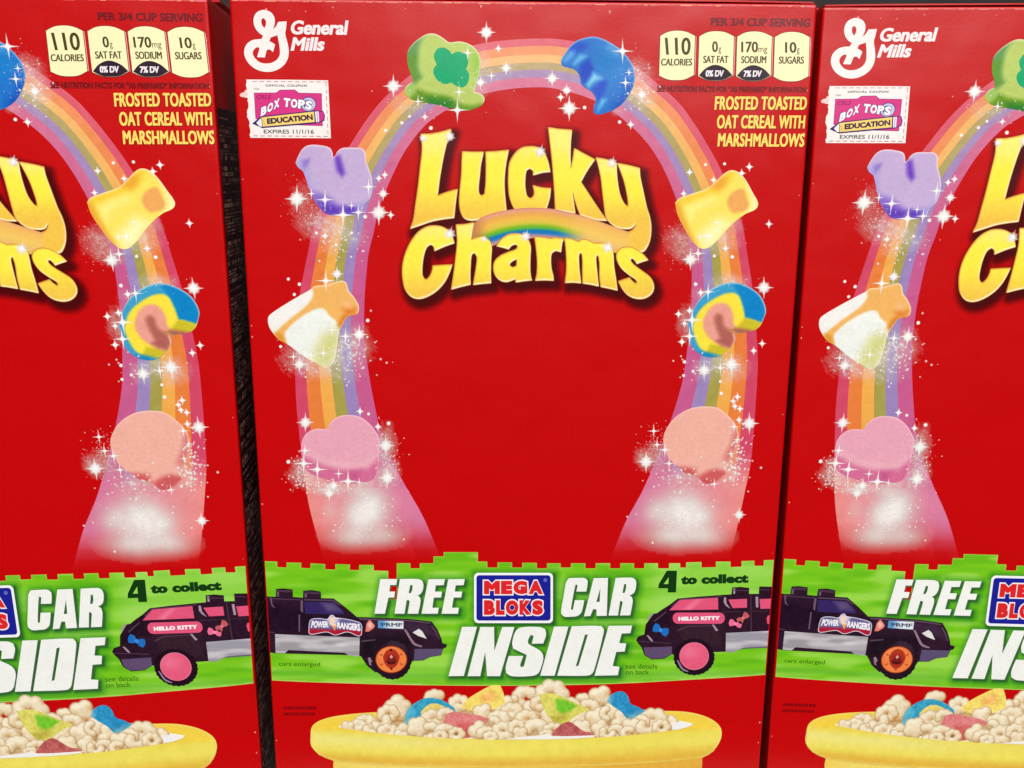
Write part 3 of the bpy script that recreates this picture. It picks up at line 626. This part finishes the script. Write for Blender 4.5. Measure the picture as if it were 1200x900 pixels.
topedge = [(eL(657),657.5),(325,658),(325,664.5),(336,665),(336,659),(353,659.5),(353,665.5),(364,666),(364,660),(381,661),(381,667),(393,667.5),(393,661),(410,661.5),(410,668),(421,668),(421,662),(438,662),(438,668.5),(455,669),(455,702),(465,702),(465,660),(481,660),(481,666),(492,666),(492,660),(508,660),(508,652),(520,652),(520,647),(560,647),(560,658),(571,658),(571,665),(583,665),(583,659),(600,659),(600,665),(612,665),(612,659.5),(629,659.5),(629,666),(641,666),(641,660),(657,660),(657,665),(669,665),(669,660),(686,660),(686,666),(698,666),(698,660),(715,660),(715,666),(727,666),(727,660),(743,660),(743,666),(755,666),(755,660),(771,660),(771,666),(784,666),(784,660),(797,660),(797,665),(804,665),(804,659),(822,658.5),(822,665),(839,664.5),(839,658),(856,658),(856,664.5),(869,664),(869,657.5),(884,657),(884,663),(895,663),(895,656.5),(eR(656),656)]
botedge = [(eR(790),790.3),(860,793.5),(800,797),(750,800),(700,802),(650,803),(600,803.5),(550,803.5),(500,803),(450,802),(400,800.5),(350,798.8),(eL(797),797)]
allL = free + insd
sign = [(555.5,671),(648,671),(648,730),(555.5,730)]
def green(P):
    c = np.tile(np.array([122., 200, 28]), (len(P), 1))
    q = P * np.array([.16, 1.0]); c = mixc(c, (92,180,22), ss(vnoise(q, 5, 21)*1.2-.2)*.7); c = mixc(c, (166,222,90), ss((vnoise(q, 7, 22)-.45)*2.4)*.75)
    c = mixc(c, (160,220,96), ss((P[:,0]-742)/40)*ss((735-P[:,1])/30)*.6); c = mixc(c, (196,228,120), np.exp(-((P[:,1]-(787+8*vnoise(q,9,5)))/5)**2)*.45)
    c = mixc(c, (70,170,24), np.exp(-((P[:,1]-(794-6*np.abs(P[:,0]-600)/300))/4)**2)*.5)
    d = np.full(len(P), -1e9); Q = P - np.array([2.0, 2.2])
    for g in allL + [[sign]]: d = np.maximum(d, sdf(Q, g))
    c = mixc(c, (34,126,28), ss((d+11)/12)*.62); c = mixc(c, (30,84,34), ss((d+3)/3.5)*.8)
    eb = sdf(P, [topedge + botedge]); c = mixc(c, (196,232,140), ss((1.4-eb)/1.4)*np.where(P[:,1] > 780, .7, .35))
    return c
bn = Art('promotion_banner', 'green banner with a stepped brick-like top edge')
bn.fill([topedge + botedge], green, 3.5, 2.2)
banner = bn.build(box)
for nm, wl_ in (('first small white word of the banner', free[:4]), ('second small white word of the banner', free[4:]), ('large white word of the banner', insd)):
  wd = Art('banner_lettering', nm)
  for g in wl_: wd.fill([[(x+1.3, y+1.4) for x, y in l] for l in g], (66,104,66), 11); wd.fill(g, lambda P: np.tile([243.,244,240], (len(P),1)) + ((vnoise(P, 6, 2)-.5)*6)[:, None], 12, 5)
  wd.build(banner)
cl = Art('banner_lettering', 'dark green words about collecting')
Hh = lambda p: Z(730,660,6,p)
cl.fill([Hh([(308,52),(380,52),(373,205),(314,205),(317,176),(248,176),(252,146)]), Hh([(322,98),(319,146),(286,146)])], (14,56,14), 4)
cl.text('to collect', Hh([(412,84),(880,73),(880,138),(408,150)]), (14,56,14), 4, bold=.06, space=1.1, dx=.8)
cl.build(banner); cl = Art('fine_print')
cl.text('see details', Hh([(20,708),(240,708),(240,742),(20,742)]), (40,84,20), 4); cl.text('on back', Hh([(20,748),(182,748),(182,782),(20,782)]), (40,84,20), 4)
cl.build(banner); cl = Art('fine_print')
cl.text('cars enlarged', Z(300,680,5,[(135,476),(375,480),(375,512),(135,508)]), (30,84,20), 4)
cl.build(banner)
def rrect(x0, y0, x1, y1, r, n=6):
    out = []
    for cx, cy, a in ((x1-r,y0+r,-90),(x1-r,y1-r,0),(x0+r,y1-r,90),(x0+r,y0+r,180)):
        out += [(cx+r*math.cos(math.radians(a+90*k/n)), cy+r*math.sin(math.radians(a+90*k/n))) for k in range(n+1)]
    return out
sg = Art('toy_brand_sign', 'blue rounded sign with red outlined lettering')
sg.fill([rrect(555.5,671,648,730,5)], (246,246,246), 12); sg.fill([rrect(558.3,673.8,645.2,727,3.5)], (26,30,150), 13)
def fatword(t, x0, x1, y0, y1, wts):
    tot = sum(wts); x = x0
    for ch, w in zip(t, wts):
        xe = x + (x1-x0)*w/tot
        for e, bld, cc, lv in ((1.5,.12,(250,240,240),14),(0,.085,(222,36,40),15.5)):
            sg.text(ch, box_quad(x+.6-e, y0-e, xe-.6+e, y1+e), cc, lv + (.3 if (t.index(ch) % 2) else 0), bold=bld)
        x = xe
fatword('MEGA', 566.5, 637, 680.3, 696, (1.3,.95,1.15,1.2)); fatword('BLOKS', 566.5, 637, 703, 720.3, (1.05,.85,1.2,1.1,1.05))
sg.text('®', box_quad(637,677.5,641,681.5), (150,160,220), 14)
sg.build(banner)

# ------------------------------------------------------------------ toy cars printed on the banner
Pp = lambda p: Z(300,680,5,p)
def part_of(parent, name, fn, label=None, mat=None):
    a = Art(name, label, mat); fn(a); return a.build(parent)
y_ = lambda t: t*5
car = Art('toy_car_picture', 'black toy car picture with an orange wheel')
lx = lambda y: eL(y)
blk = paint((44,20,40), [(Pp([(60,140),(600,230),(590,300),(60,300)]), (34,12,34), 6), (Pp([(640,225),(1000,245),(1080,340),(900,300),(650,260)]), (58,36,60), 5), (Pp([(620,330),(900,320),(900,450),(620,450)]), (28,14,26), 6)], 5)
car.fill([[(lx(699),698.5)] + Pp([(115,96),(118,50),(160,47),(215,53),(217,97),(275,102),(277,60),(330,57),(380,66),(382,104),(455,106),(495,135),(545,175),(592,215),(640,216),(900,226),(1030,241),(1065,290),(1088,345),(1092,368),(1120,375),(1115,393),(1098,400),(1085,440),(1020,450),(980,470),(920,472),(880,520),(700,540),(650,500),(615,445),(600,445),(540,438),(115,428)]) + [(lx(765),764)]], blk, 4, 2)
for q in ([(80,100),(92,100),(96,140),(115,165),(92,150)], [(262,115),(275,120),(275,190),(262,180)], [(122,60),(135,56),(135,95),(122,95)], [(285,68),(298,64),(298,100),(285,100)], [(250,200),(258,200),(258,300),(250,300)]): car.fill([Pp(q)], (110,86,112), 5)
car.fill([smooth(Pp([(865,285),(880,290),(930,365),(975,385),(970,392),(925,378),(900,345)]))], (150,120,140), 5)
car.fill([Pp([(930,402),(1096,401),(1084,438),(1020,448),(980,468),(925,468)])], paint((92,78,112), [], 4), 5, 3)
car.fill([Pp([(640,300),(648,255),(665,228),(697,265),(690,280),(662,300)])], paint((232,120,104), [(Pp([(655,250),(675,245),(685,270),(660,285)]), (250,200,190), 2)], 4), 5, 2)
car.fill([Pp([(918,305),(955,284),(975,300),(1000,342),(950,325)])], (226,226,222), 5)
for q, k in (([(118,62),(128,56),(205,58),(214,66),(205,70),(130,69)], (74,50,70)), ([(280,70),(290,64),(372,70),(379,78),(370,82),(292,78)], (74,50,70)), ([(75,104),(270,112),(270,117),(75,109)], (84,60,84)), ([(280,110),(455,114),(500,146),(494,148),(452,121),(280,117)], (92,70,96)),
             ([(605,222),(900,232),(1026,248),(1022,254),(898,239),(606,230)], (96,74,92)), ([(1030,262),(1058,300),(1076,345),(1070,346),(1050,304),(1026,268)], (88,66,84)), ([(620,352),(700,345),(700,352),(622,362)], (86,62,84)), ([(70,300),(110,304),(110,309),(70,305)], (80,58,78))):
    car.fill([Pp(q)], k, 5)
carA = car.build(banner)
part_of(carA, 'side_panel', lambda a: a.fill([Pp([(112,315),(608,335),(605,445),(545,440),(520,424),(190,408),(168,428),(115,424)])], lambda P: mixc(mixc(np.tile([158.,152,160], (len(P),1)), (196,192,196), ss((vnoise(P*np.array([.1,1]),2.6,4)-.3)*2)), (226,224,224), np.exp(-((P[:,0]-400)/8)**2-((P[:,1]-755)/2)**2)*.8), 6, 2))
part_of(carA, 'window', lambda a: a.fill([Pp([(283,125),(455,128),(515,185),(515,200),(290,195)])], paint((52,36,98), [(Pp([(380,130),(455,135),(500,180),(420,180)]), (96,78,122), 4)], 3), 5, 2))
def pr_logo(a):
    o = smooth(Pp([(308,300),(314,240),(330,225),(380,222),(418,226),(435,206),(452,203),(465,216),(520,224),(600,243),(620,262),(620,318),(602,328),(535,304),(465,322),(415,304),(330,318),(312,312)]), 60)
    a.fill([o], (236,228,240), 6); a.fill([grow([o], -.7)[0]], paint((104,98,150), [(Pp([(300,284),(640,292),(640,340),(300,340)]), (176,24,50), 1.5), (Pp([(400,200),(500,210),(470,262),(430,262)]), (214,206,226), 3)], 3), 7, 1.6)
    a.text('POWER', Pp([(328,236),(424,240),(426,276),(322,278)]), (248,244,250), 9, bold=.05); a.text('RANGERS', Pp([(478,244),(608,254),(614,298),(474,280)]), (248,244,250), 9, bold=.05)
    a.fill([Pp([(436,216),(462,222),(456,250),(472,262),(462,296),(448,268),(434,252)])], (250,214,180), 8)
    a.fill([Pp([(450,262),(470,268),(462,296)])], (250,150,70), 8.5)
part_of(carA, 'sticker', pr_logo, 'winged sticker with two words')
def tagst(a):
    q = Pp([(715,236),(864,239),(864,284),(715,279)])
    a.fill([q], lambda P: mixc(np.tile([84.,150,206], (len(P),1)), (222,230,236), ss((P[:,0]-445)/14)), 6, 2); a.text('PRMF', Pp([(730,248),(858,250),(855,272),(738,270)]), (54,60,90), 7, bold=.03)
part_of(carA, 'sticker', tagst, 'pale blue tag with four letters')
def wheelA(a):
    n = 44; cx, cy = Pp([(800,462)])[0]
    a.fill([[(cx+(21.8 + (.9 if i % 2 else 0))*math.cos(2*math.pi*i/n), cy+1+(22.2+(.9 if i % 2 else 0))*math.sin(2*math.pi*i/n)) for i in range(n)]], paint((36,16,32), [(circle(cx+4,cy-12,12), (56,36,52), 4)], 4), 8, 2)
    a.fill([smooth(Pp([(655,455),(668,450),(680,470),(672,490),(680,500),(665,495)]))], (150,120,140), 9)
wA = part_of(carA, 'wheel', wheelA)
def hubA(a):
    cx, cy = Pp([(793,463)])[0]
    a.fill([circle(cx,cy,18.6,15.9)], (168,60,20), 10); a.fill([circle(cx,cy,17.6,15)], paint((240,128,66), [(circle(cx-4,cy-4,8,7), (248,150,92), 6)], 4), 11, 2)
    a.fill([smooth([(cx-10,cy-3),(cx-6,cy-10),(cx,cy-12.5),(cx+6,cy-10),(cx+10,cy-3),(cx+7,cy+6),(cx,cy+12),(cx-7,cy+6)])], paint((176,50,30), [(circle(cx,cy,5,5), (120,26,26), 3)], 4), 12, 1.5)
    for k in range(6):
        an = math.pi/3*k+.5; a.fill([[(cx+15*math.cos(an-.09), cy+12.8*math.sin(an-.09)), (cx+15*math.cos(an+.09), cy+12.8*math.sin(an+.09)), (cx+11*math.cos(an+.06), cy+9.6*math.sin(an+.06)), (cx+11*math.cos(an-.06), cy+9.6*math.sin(an-.06))]], (196,84,36), 12)
    a.fill([[(cx-2,cy-3),(cx,cy-5.5),(cx+2,cy-3),(cx,cy-1)]], (230,170,150), 13)
    a.fill([smooth([(cx-7,cy+.5),(cx,cy+3),(cx+7,cy+.5),(cx+4,cy+5),(cx-4,cy+5)])], (70,16,24), 13)
part_of(carA, 'hub', hubA)

cb = Art('toy_car_picture', 'black toy car picture with pink windows')
rx = lambda y: eR(y)
cb.fill([Hh([(92,540),(105,515),(150,500),(160,430),(185,395),(215,355),(240,350),(270,328),(330,290),(385,248),(520,235),(700,222),(762,218),(768,170),(825,166),(888,173),(886,215),(955,215),(958,163)]) + [(rx(687),687.5),(rx(760),759)] + Hh([(830,602),(770,628),(720,622),(640,625),(380,640),(345,640),(290,672),(200,677),(150,645),(130,590),(108,565)])], paint((44,18,38), [(Hh([(400,420),(700,430),(700,600),(400,560)]), (54,30,44), 6), (Hh([(160,420),(340,300),(330,430),(200,480)]), (32,10,30), 6)], 6), 4, 2)
for q in ([(165,505),(180,508),(205,535),(212,555),(190,540)], [(710,240),(725,240),(728,280),(755,320),(725,300),(708,275)], [(625,432),(638,430),(670,472),(655,478)], [(932,235),(950,235),(952,310),(935,310)], [(160,405),(185,392),(215,350),(205,345),(175,385)], [(775,178),(790,178),(788,215),(775,215)]): cb.fill([Hh(q)], (170,146,164), 5)
cb.fill([Hh([(145,592),(345,585),(343,638),(290,668),(200,672),(155,640)])], paint((96,74,110), [], 4), 5, 2)
for cx, cy, sc_, k, ang in ((265,470,1,(30,110,196),.35),(845,385,.8,(196,90,96),-.8),(790,425,.8,(240,110,150),.15)):
    m = lambda pts: Hh([(cx + (x*math.cos(ang)-y*math.sin(ang))*sc_, cy + (x*math.sin(ang)+y*math.cos(ang))*sc_) for x, y in pts])
    cb.fill([smooth(m([(0,0),(-20,-30),(-50,-35),(-58,0),(-48,28),(-20,22)]))], k, 6); cb.fill([smooth(m([(0,0),(20,-22),(48,-30),(58,0),(50,30),(20,26)]))], k, 6)
    cb.fill([circle(*m([(0,0)])[0], 2.4*sc_)], tuple(min(255, v+30) for v in k), 7)
for q, k in (([(340,300),(400,250),(530,243),(700,231),(700,236),(530,250),(404,257),(345,306)], (92,58,84)), ([(770,186),(888,190),(888,196),(770,192)], (80,54,76)), ([(958,182),(1030,184),(1030,190),(958,188)], (80,54,76)), ([(895,225),(902,225),(905,480),(898,480)], (78,52,72)), ([(700,340),(1030,332),(1030,336),(700,345)], (72,46,66)), ([(215,405),(300,340),(306,345),(222,412)], (84,58,80)), ([(380,470),(450,440),(620,436),(622,442),(455,448),(386,477)], (80,54,70)), ([(110,545),(340,560),(340,566),(112,552)], (76,50,74))):
    cb.fill([Hh(q)], k, 5)
cb.fill([[*Hh([(1010,385),(1018,368)]), (rx(721)-.4,721), (rx(731)-.4,731), *Hh([(1015,425)])]], (232,84,124), 6)
carB = cb.build(banner)
PK = (228,86,124)
part_of(carB, 'side_panel', lambda a: a.fill([Hh([(724,490)]) + [(rx(739),739),(rx(758),758)] + Hh([(880,592),(830,600),(772,628),(722,620)])], lambda P: mixc(np.tile([156.,152,164], (len(P),1)), (204,200,206), ss((vnoise(P*np.array([.1,1]),2.6,6)-.3)*2)), 6, 2))
part_of(carB, 'side_panel', lambda a: a.fill([Hh([(825,600),(850,592)]) + [(rx(757),757.2),(rx(759),759)]], (110,96,122), 7), 'dark sill under the silver panel')
for q in ([(325,330),(400,258),(668,242),(670,325)], [(740,255),(872,250),(872,312),(770,315)]):
    part_of(carB, 'window', lambda a: a.fill([Hh(q)], paint(PK, [(Hh([(420,330),(520,250),(560,250),(470,330)]), (240,120,150), 3)], 3), 6, 2))
part_of(carB, 'window', lambda a: a.fill([Hh([(960,252)]) + [(rx(701),701.3),(rx(713),713)] + Hh([(966,320)])], paint(PK, [], 3), 6, 2))
def pill(a):
    a.fill([rrect(788.3,717.8,849.2,730.8,6)], PK, 6); a.text('HELLO KITTY', Hh([(390,376),(682,370),(682,398),(390,404)]), (250,244,246), 7, bold=.075, space=1.12)
part_of(carB, 'sticker', pill, 'pink capsule sticker with two words')
def wheelB(a):
    n = 52; cx, cy = Hh([(500,652)])[0]
    a.fill([[(cx+(23.6+(.8 if i % 2 else 0))*math.cos(2*math.pi*i/n), cy+1+(21+(.8 if i % 2 else 0))*math.sin(2*math.pi*i/n)) for i in range(n)]], paint((32,12,28), [], 4), 8, 2)
    a.fill([smooth(Hh([(378,680),(388,682),(420,735),(460,758),(455,764),(412,745)]))], (150,126,160), 9)
part_of(carB, 'wheel', wheelB)
def hubB(a):
    cx, cy = Hh([(500,652)])[0]; a.fill([circle(cx,cy,17.3,16.2)], (238,120,150), 10); a.fill([circle(cx,cy,16.4,15.3)], paint((232,92,128), [(circle(cx-5,cy-5,9,7), (240,116,148), 8)], 4), 11, 3)
part_of(carB, 'hub', hubB)

# ------------------------------------------------------------------ bowl of cereal
bw = Art('cereal_bowl_picture', 'wide yellow bowl heaped with oat pieces')
rim = smooth([(364,863),(366,851),(378,843),(404,837.5),(441,834.5),(520,832),(600,831),(700,831),(780,833),(806,834.3),(829.7,840.7),(843.8,851.5),(845,864.5),(836,879.7),(823,887.3),(770,893),(700,897),(600,899),(500,898),(440,895.5),(391,891),(374,884),(365,874)], 60)
body = smooth([(391,889),(600,896),(823,885),(822,902),(815,920),(800,934),(600,934),(412,934),(398,918),(391,902)], 50)
bw.fill([body], paint((236,196,72), [([(391,880),(520,880),(520,940),(391,940)], (240,216,110), 40), ([(700,880),(840,880),(840,940),(700,940)], (222,164,58), 50)], 4), 3, 4)
def rimc(P):
    c = np.tile(np.array([238., 222, 92]), (len(P), 1)); fy = 864 - 7*((P[:,0]-600)/240)**2
    t = (P[:,1]-fy)/30
    c = mixc(c, (240,232,150), np.exp(-((t-.28)/.22)**2)*ss((620-P[:,0])/160)*.9); c = mixc(c, (240,226,104), np.exp(-((t-.35)/.2)**2)*.5)
    c = mixc(c, (228,182,66), ss((t-.62)/.4)); c = mixc(c, (224,176,60), ss((P[:,0]-600)/200)*ss((t-.3)/.5)*.6)
    c = mixc(c, (244,206,66), ss((-t+.02)/.25)*.8); d = sdf(P, [rim]); c = mixc(c, (240,232,140), ss((3-d)/3)*.5)
    return c + ((vnoise(P, 7, 3)-.5)*8)[:, None]
bw.fill([rim], rimc, 5, 2.6)
bw.fill([smooth([(396,851),(420,845),(520,840),(700,840),(780,842),(812,847.5),(795,855),(760,859),(700,863.5),(600,866),(500,863.5),(440,860),(410,856)], 60)], paint((240,236,232), [([(390,840),(430,840),(430,870),(390,870)], (246,240,226), 8)], 3), 7, 3)
bw.fill([smooth([(412,850),(470,838),(560,832),(650,832),(740,838),(790,848),(770,856),(700,861),(600,863.5),(500,861),(440,857)], 60)], (206,172,122), 8, 6)
bowl = bw.build(box)
pc = Art('oat_piece_picture', 'heap of pale frosted oat pieces', MIST)
lv = [9.0]
def oat(cx, cy, r, ring=False, tone=0):
    r *= 1.17
    kind = 'ring' if ring else random.choice(['ring', 'arc', 'clump', 'clump', 'arc'])
    B = []; ro = random.uniform(0, 6.28); tilt = random.uniform(.55, .95)
    if kind == 'ring':
        n = 7; B = [(r*.60*math.cos(2*math.pi*i/n), r*.60*math.sin(2*math.pi*i/n)*tilt, r*random.uniform(.36, .46)) for i in range(n)]
    elif kind == 'arc':
        n = 6; span = random.uniform(3.2, 4.6); B = [(r*.58*math.cos(span*i/n+ro), r*.58*math.sin(span*i/n+ro)*tilt, r*random.uniform(.36, .47)) for i in range(n)]
    else:
        n = random.choice([3, 4, 4, 5]); B = [(r*.46*math.cos(2*math.pi*i/n+ro), r*.46*math.sin(2*math.pi*i/n+ro)*.9, r*random.uniform(.46, .56)) for i in range(n)] + [(0, 0, r*.5)]
    m = r*1.15; g = int(2*m/1.0)+1; xs = np.linspace(-m, m, g); X, Y = np.meshgrid(xs, xs)
    hs = np.stack([np.sqrt(np.clip(b*b-(X-x)**2-(Y-y)**2, 0, None)) for x, y, b in B]); k_ = 5.0/r*2
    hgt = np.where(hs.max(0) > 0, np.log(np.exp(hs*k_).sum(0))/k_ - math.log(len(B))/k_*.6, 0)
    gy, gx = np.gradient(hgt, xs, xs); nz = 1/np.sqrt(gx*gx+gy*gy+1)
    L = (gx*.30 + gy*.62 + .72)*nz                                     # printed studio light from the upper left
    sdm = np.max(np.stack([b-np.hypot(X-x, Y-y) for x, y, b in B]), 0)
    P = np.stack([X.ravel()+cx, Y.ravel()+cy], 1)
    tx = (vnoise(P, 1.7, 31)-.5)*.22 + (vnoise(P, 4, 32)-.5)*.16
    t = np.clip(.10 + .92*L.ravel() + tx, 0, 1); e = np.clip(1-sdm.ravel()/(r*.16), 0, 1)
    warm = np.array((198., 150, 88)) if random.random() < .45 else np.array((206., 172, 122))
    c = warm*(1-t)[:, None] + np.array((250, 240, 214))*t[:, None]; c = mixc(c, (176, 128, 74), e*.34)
    al = np.clip(sdm.ravel()/.9+.5, 0, 1)*255
    c = np.hstack([c, al[:, None]]); fs = []; A_l = al.reshape(g, g)
    for j in range(g-1):
        for i in range(g-1):
            if A_l[j:j+2, i:i+2].max() > 4: fs.append((j*g+i, j*g+i+1, (j+1)*g+i+1, (j+1)*g+i))
    if kind == 'ring':                                                # shadowed hole
        lv[0] += .12; pc.add([(cx+x, cy+y) for x, y in circle(0, 0, r*.36, r*.36*tilt, 12)], [tuple(range(12))], (150, 104, 58), lv[0])
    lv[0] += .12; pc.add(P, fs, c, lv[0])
def bit(poly, base, layers):
    lv[0] += .35; p = smooth(poly, 55); pc.fill([p], paint(base, layers, 16, int(poly[0][0])), lv[0], 1.6)
for a in [(510,819,12),(538,824,12,True),(466,830,15),(455,836,12),(616,818,14),(603,824,11),(646,814,18,True),(684,822,11),(704,817,13),(560,826,10),(590,826,12)]: oat(*a)
bit([(540,828),(548,819),(562,810),(576,803),(586,802.5),(590,812),(592,824),(575,832),(555,833)], (246,220,110), [(Z(550,790,7.5,[(90,190),(200,140),(240,200),(180,240),(110,240)]), (244,188,104), 4)])
for a in [(428,845,11),(420,850,9),(446,846,12),(566,836,12),(600,834,13,True),(625,832,13),(634,824,12),(668,828,12),(690,832,13),(720,832,12),(765,842,15,True),(782,847,11),(748,846,12)]: oat(*a)
bit([(474,847),(476,834),(484,825),(496,818.5),(508,817.5),(520,821),(532,829),(534,834),(520,828),(506,824),(496,830),(496,842),(488,844),(478,849)], (56,160,196), [([(470,820),(485,820),(482,850),(470,850)], (96,186,210), 4)])
bit([(495,843),(493,834),(500,827),(510,824),(521,828),(525,832),(515,840)], (240,218,120), [])
for a in [(508,842,14),(522,838,10),(585,842,12),(578,848,9),(645,842,13),(618,843,13,True),(655,836,10),(678,840,12),(700,842,13),(728,844,13),(712,836,9)]: oat(*a)
bit([(632,814),(640,812),(652,813),(676,824),(692,831),(676,838),(664,846),(652,848),(642,838),(636,828)], (222,214,104), [(Z(550,790,7.5,[(755,215),(850,225),(950,275),(860,340),(800,345),(765,300)]), (120,200,50), 2.5), (Z(550,790,7.5,[(700,370),(850,340),(800,440),(740,420)]), (190,176,70), 5)])
bit([(711,821),(716,814),(724,810),(731,810.5),(736,816),(739,824),(748,828),(756,833),(748,838),(736,844),(728,834),(718,827)], (44,146,198), [([(708,815),(716,812),(716,828),(706,826)], (130,190,216), 5), ([(735,838),(756,832),(750,845),(735,848)], (120,180,200), 4)])
bit([(519,846),(524,836),(534,834),(548,836),(562,838),(573,842),(566,850),(556,856),(551,864),(543,864),(533,855)], (222,128,128), [(Z(410,790,7.5,[(940,430),(1080,430),(1060,560),(980,560)]), (208,92,92), 4)])
for a in [(408,852,8),(440,854,11),(455,857,12),(432,858,9),(474,859,11),(490,852,12),(505,857,12),(522,858,12),(535,860,9),(562,856,12),(570,860,11),(590,856,13),(606,852,10),(628,856,14),(610,860,9),(648,856,11),(640,861,8),(682,853,11),(704,854,11),(740,852,12),(758,852,12),(722,858,10),(775,852,10)]: oat(*a)
bit([(645,861.5),(651,854),(660,847),(668,845.5),(675,850),(684,856),(692,858),(698,861),(670,862)], (190,98,96), [(Z(550,790,7.5,[(850,420),(900,420),(960,500),(860,460)]), (172,76,76), 4)])
for a in [(736,859,9),(712,859,9),(470,862,8),(516,862,8),(575,863,8)]: oat(*a)
pc.build(bowl)
# front lip of the bowl overlaps the heap
lip = Art('bowl_rim_picture', 'rounded yellow rim of the bowl')
fr_ = [(x, 866.3 - 15.2*abs((x-604)/212)**2.3) for x in np.linspace(396, 812, 40)]
lowr = [(x, 880 - 9*abs((x-604)/220)**2.2) for x in np.linspace(818, 388, 30)]
lip.fill([fr_ + [(828,852),(843.8,855),(845,864.5),(836,879.7),(823,887.3),(770,893),(700,897),(600,899),(500,898),(440,895.5),(391,891),(374,884),(365,874),(365,860),(376,852)]], rimc, lv[0]+1, 2.6); lip.build(bowl)
mk = Art('milk_picture', 'white milk showing at the rim')
mk.fill([smooth([(590,866),(610,863),(636,860.5),(642,859),(648,862),(700,861),(690,863.8),(640,865.8)])], (244,240,236), lv[0]+1.5)
mk.build(bowl); mk = Art('milk_picture', 'white milk showing at the rim')
mk.fill([smooth([(786,846),(800,846),(812,849),(800,853),(788,855)])], (242,240,240), lv[0]+1.5)
mk.build(bowl)

# ------------------------------------------------------------------ right side panel print (seen in the gap)
sp = Art('side_panel_print', 'dark side panel with columns of fine pale writing', None, 'side')
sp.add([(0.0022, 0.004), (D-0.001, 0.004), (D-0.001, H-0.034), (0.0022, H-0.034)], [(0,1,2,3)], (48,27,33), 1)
y = H-0.037
while y > 0.008:
    x = 0.0032; hgt = random.choice([.0005, .0006, .0007, .0014])
    while x < D-0.004:
        l = random.uniform(.0008, .005)
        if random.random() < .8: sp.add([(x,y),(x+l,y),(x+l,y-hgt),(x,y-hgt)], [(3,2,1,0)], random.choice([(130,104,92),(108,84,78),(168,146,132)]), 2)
        x += l + .0006
    y -= hgt + random.choice([.0004, .0005, .0006, .0022])
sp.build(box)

# ------------------------------------------------------------------ three boxes on the shelf
for o in box.children_recursive: pass
def copy_tree(o, parent=None):
    c = o.copy(); col.objects.link(c)
    if parent is not None: c.parent = parent
    for ch in list(o.children): copy_tree(ch, c)
    return c
def place(o, p):
    t = Matrix.Translation
    M = t((p[0], p[1], p[2])) @ t((0,0,-.3)) @ Matrix(((rot('z', p[3]) @ rot('x', p[4]) @ rot('y', p[5])).tolist())).to_4x4() @ t((0,0,.3)) @ t((W/2, 0, -H))
    M = t((0, 0, H)) @ M
    o.location = M.to_translation(); o.rotation_euler = M.to_euler()
kids = list(box.children)
right = copy_tree(box); leftb = copy_tree(box)
place(box, (0,0,0,0,0,0))
place(right, (0.1979, -0.0002538, -0.0005007, -0.0615771, -0.0078145, -0.0017625))
place(leftb, (-0.1996827, -0.0119659, -0.0013919, 0.0479069, -0.0065047, -0.0055305))
for o, l in ((box, 'whole red marshmallow cereal box standing in the middle of the three'), (right, 'red cereal box at the right, its right half cut off by the frame'), (leftb, 'red cereal box at the left, standing nearest, only its right half in view')):
    o['label'] = l; o['category'] = 'cereal box'; o['group'] = 'red cereal boxes side by side on the shelf'

# shelf that carries them, with its back panel
shelf = bpy.data.objects.new('store_shelf', None); col.objects.link(shelf)
shelf['label'] = 'dark store shelf under and behind the cereal boxes'; shelf['category'] = 'shelf'
def slab(name, x0, x1, y0, y1, z0, z1, mat):
    bm = bmesh.new(); bmesh.ops.create_cube(bm, size=1)
    for v in bm.verts: v.co = (x0+(v.co.x+.5)*(x1-x0), y0+(v.co.y+.5)*(y1-y0), z0+(v.co.z+.5)*(z1-z0))
    bmesh.ops.bevel(bm, geom=list(bm.edges), offset=0.001, segments=2, affect='EDGES'); return mesh_obj(name, bm, [mat], shelf)
slab('shelf_deck', -.75, .95, -.03, .34, -.032, -.0016, STEEL)
slab('shelf_back_panel', -.75, .95, .342, .352, -.03, .8, DARK_STEEL)

# ------------------------------------------------------------------ camera, light
cam = bpy.data.cameras.new('camera'); co = bpy.data.objects.new('camera', cam); col.objects.link(co)
M = Matrix(CR.tolist()).to_4x4(); M.translation = (CAM[0], CAM[1], CAM[2]+H); co.matrix_world = M
cam.sensor_width = 36; cam.lens = F/1200*36; cam.clip_start = 0.01; cam.clip_end = 50
sc.camera = co

def area(name, loc, target, sx, sy, power, c=(1,1,1)):
    l = bpy.data.lights.new(name, 'AREA'); l.shape = 'RECTANGLE'; l.size = sx; l.size_y = sy; l.energy = power; l.color = c
    o = bpy.data.objects.new(name, l); col.objects.link(o); o.location = loc
    o.rotation_euler = (Vector(target)-Vector(loc)).to_track_quat('-Z', 'Y').to_euler(); return o
area('ceiling_light', (0.1, -2.2, 2.2), (.1, 0, .15), 3.0, 1.2, 108, (1, .985, .95))
area('far_ceiling_light', (0.62, -3.4, 1.30), (.1, 0, .25), 2.0, .9, 36, (1, .98, .96))
w = bpy.data.worlds.new('World'); sc.world = w; w.use_nodes = True
w.node_tree.nodes['Background'].inputs['Color'].default_value = (1, .97, .94, 1); w.node_tree.nodes['Background'].inputs['Strength'].default_value = 0.06
sc.view_settings.view_transform = 'Standard'; sc.view_settings.look = 'None'; sc.view_settings.gamma = 1; sc.view_settings.exposure = 0.0
sc.cycles.transparent_max_bounces = 24
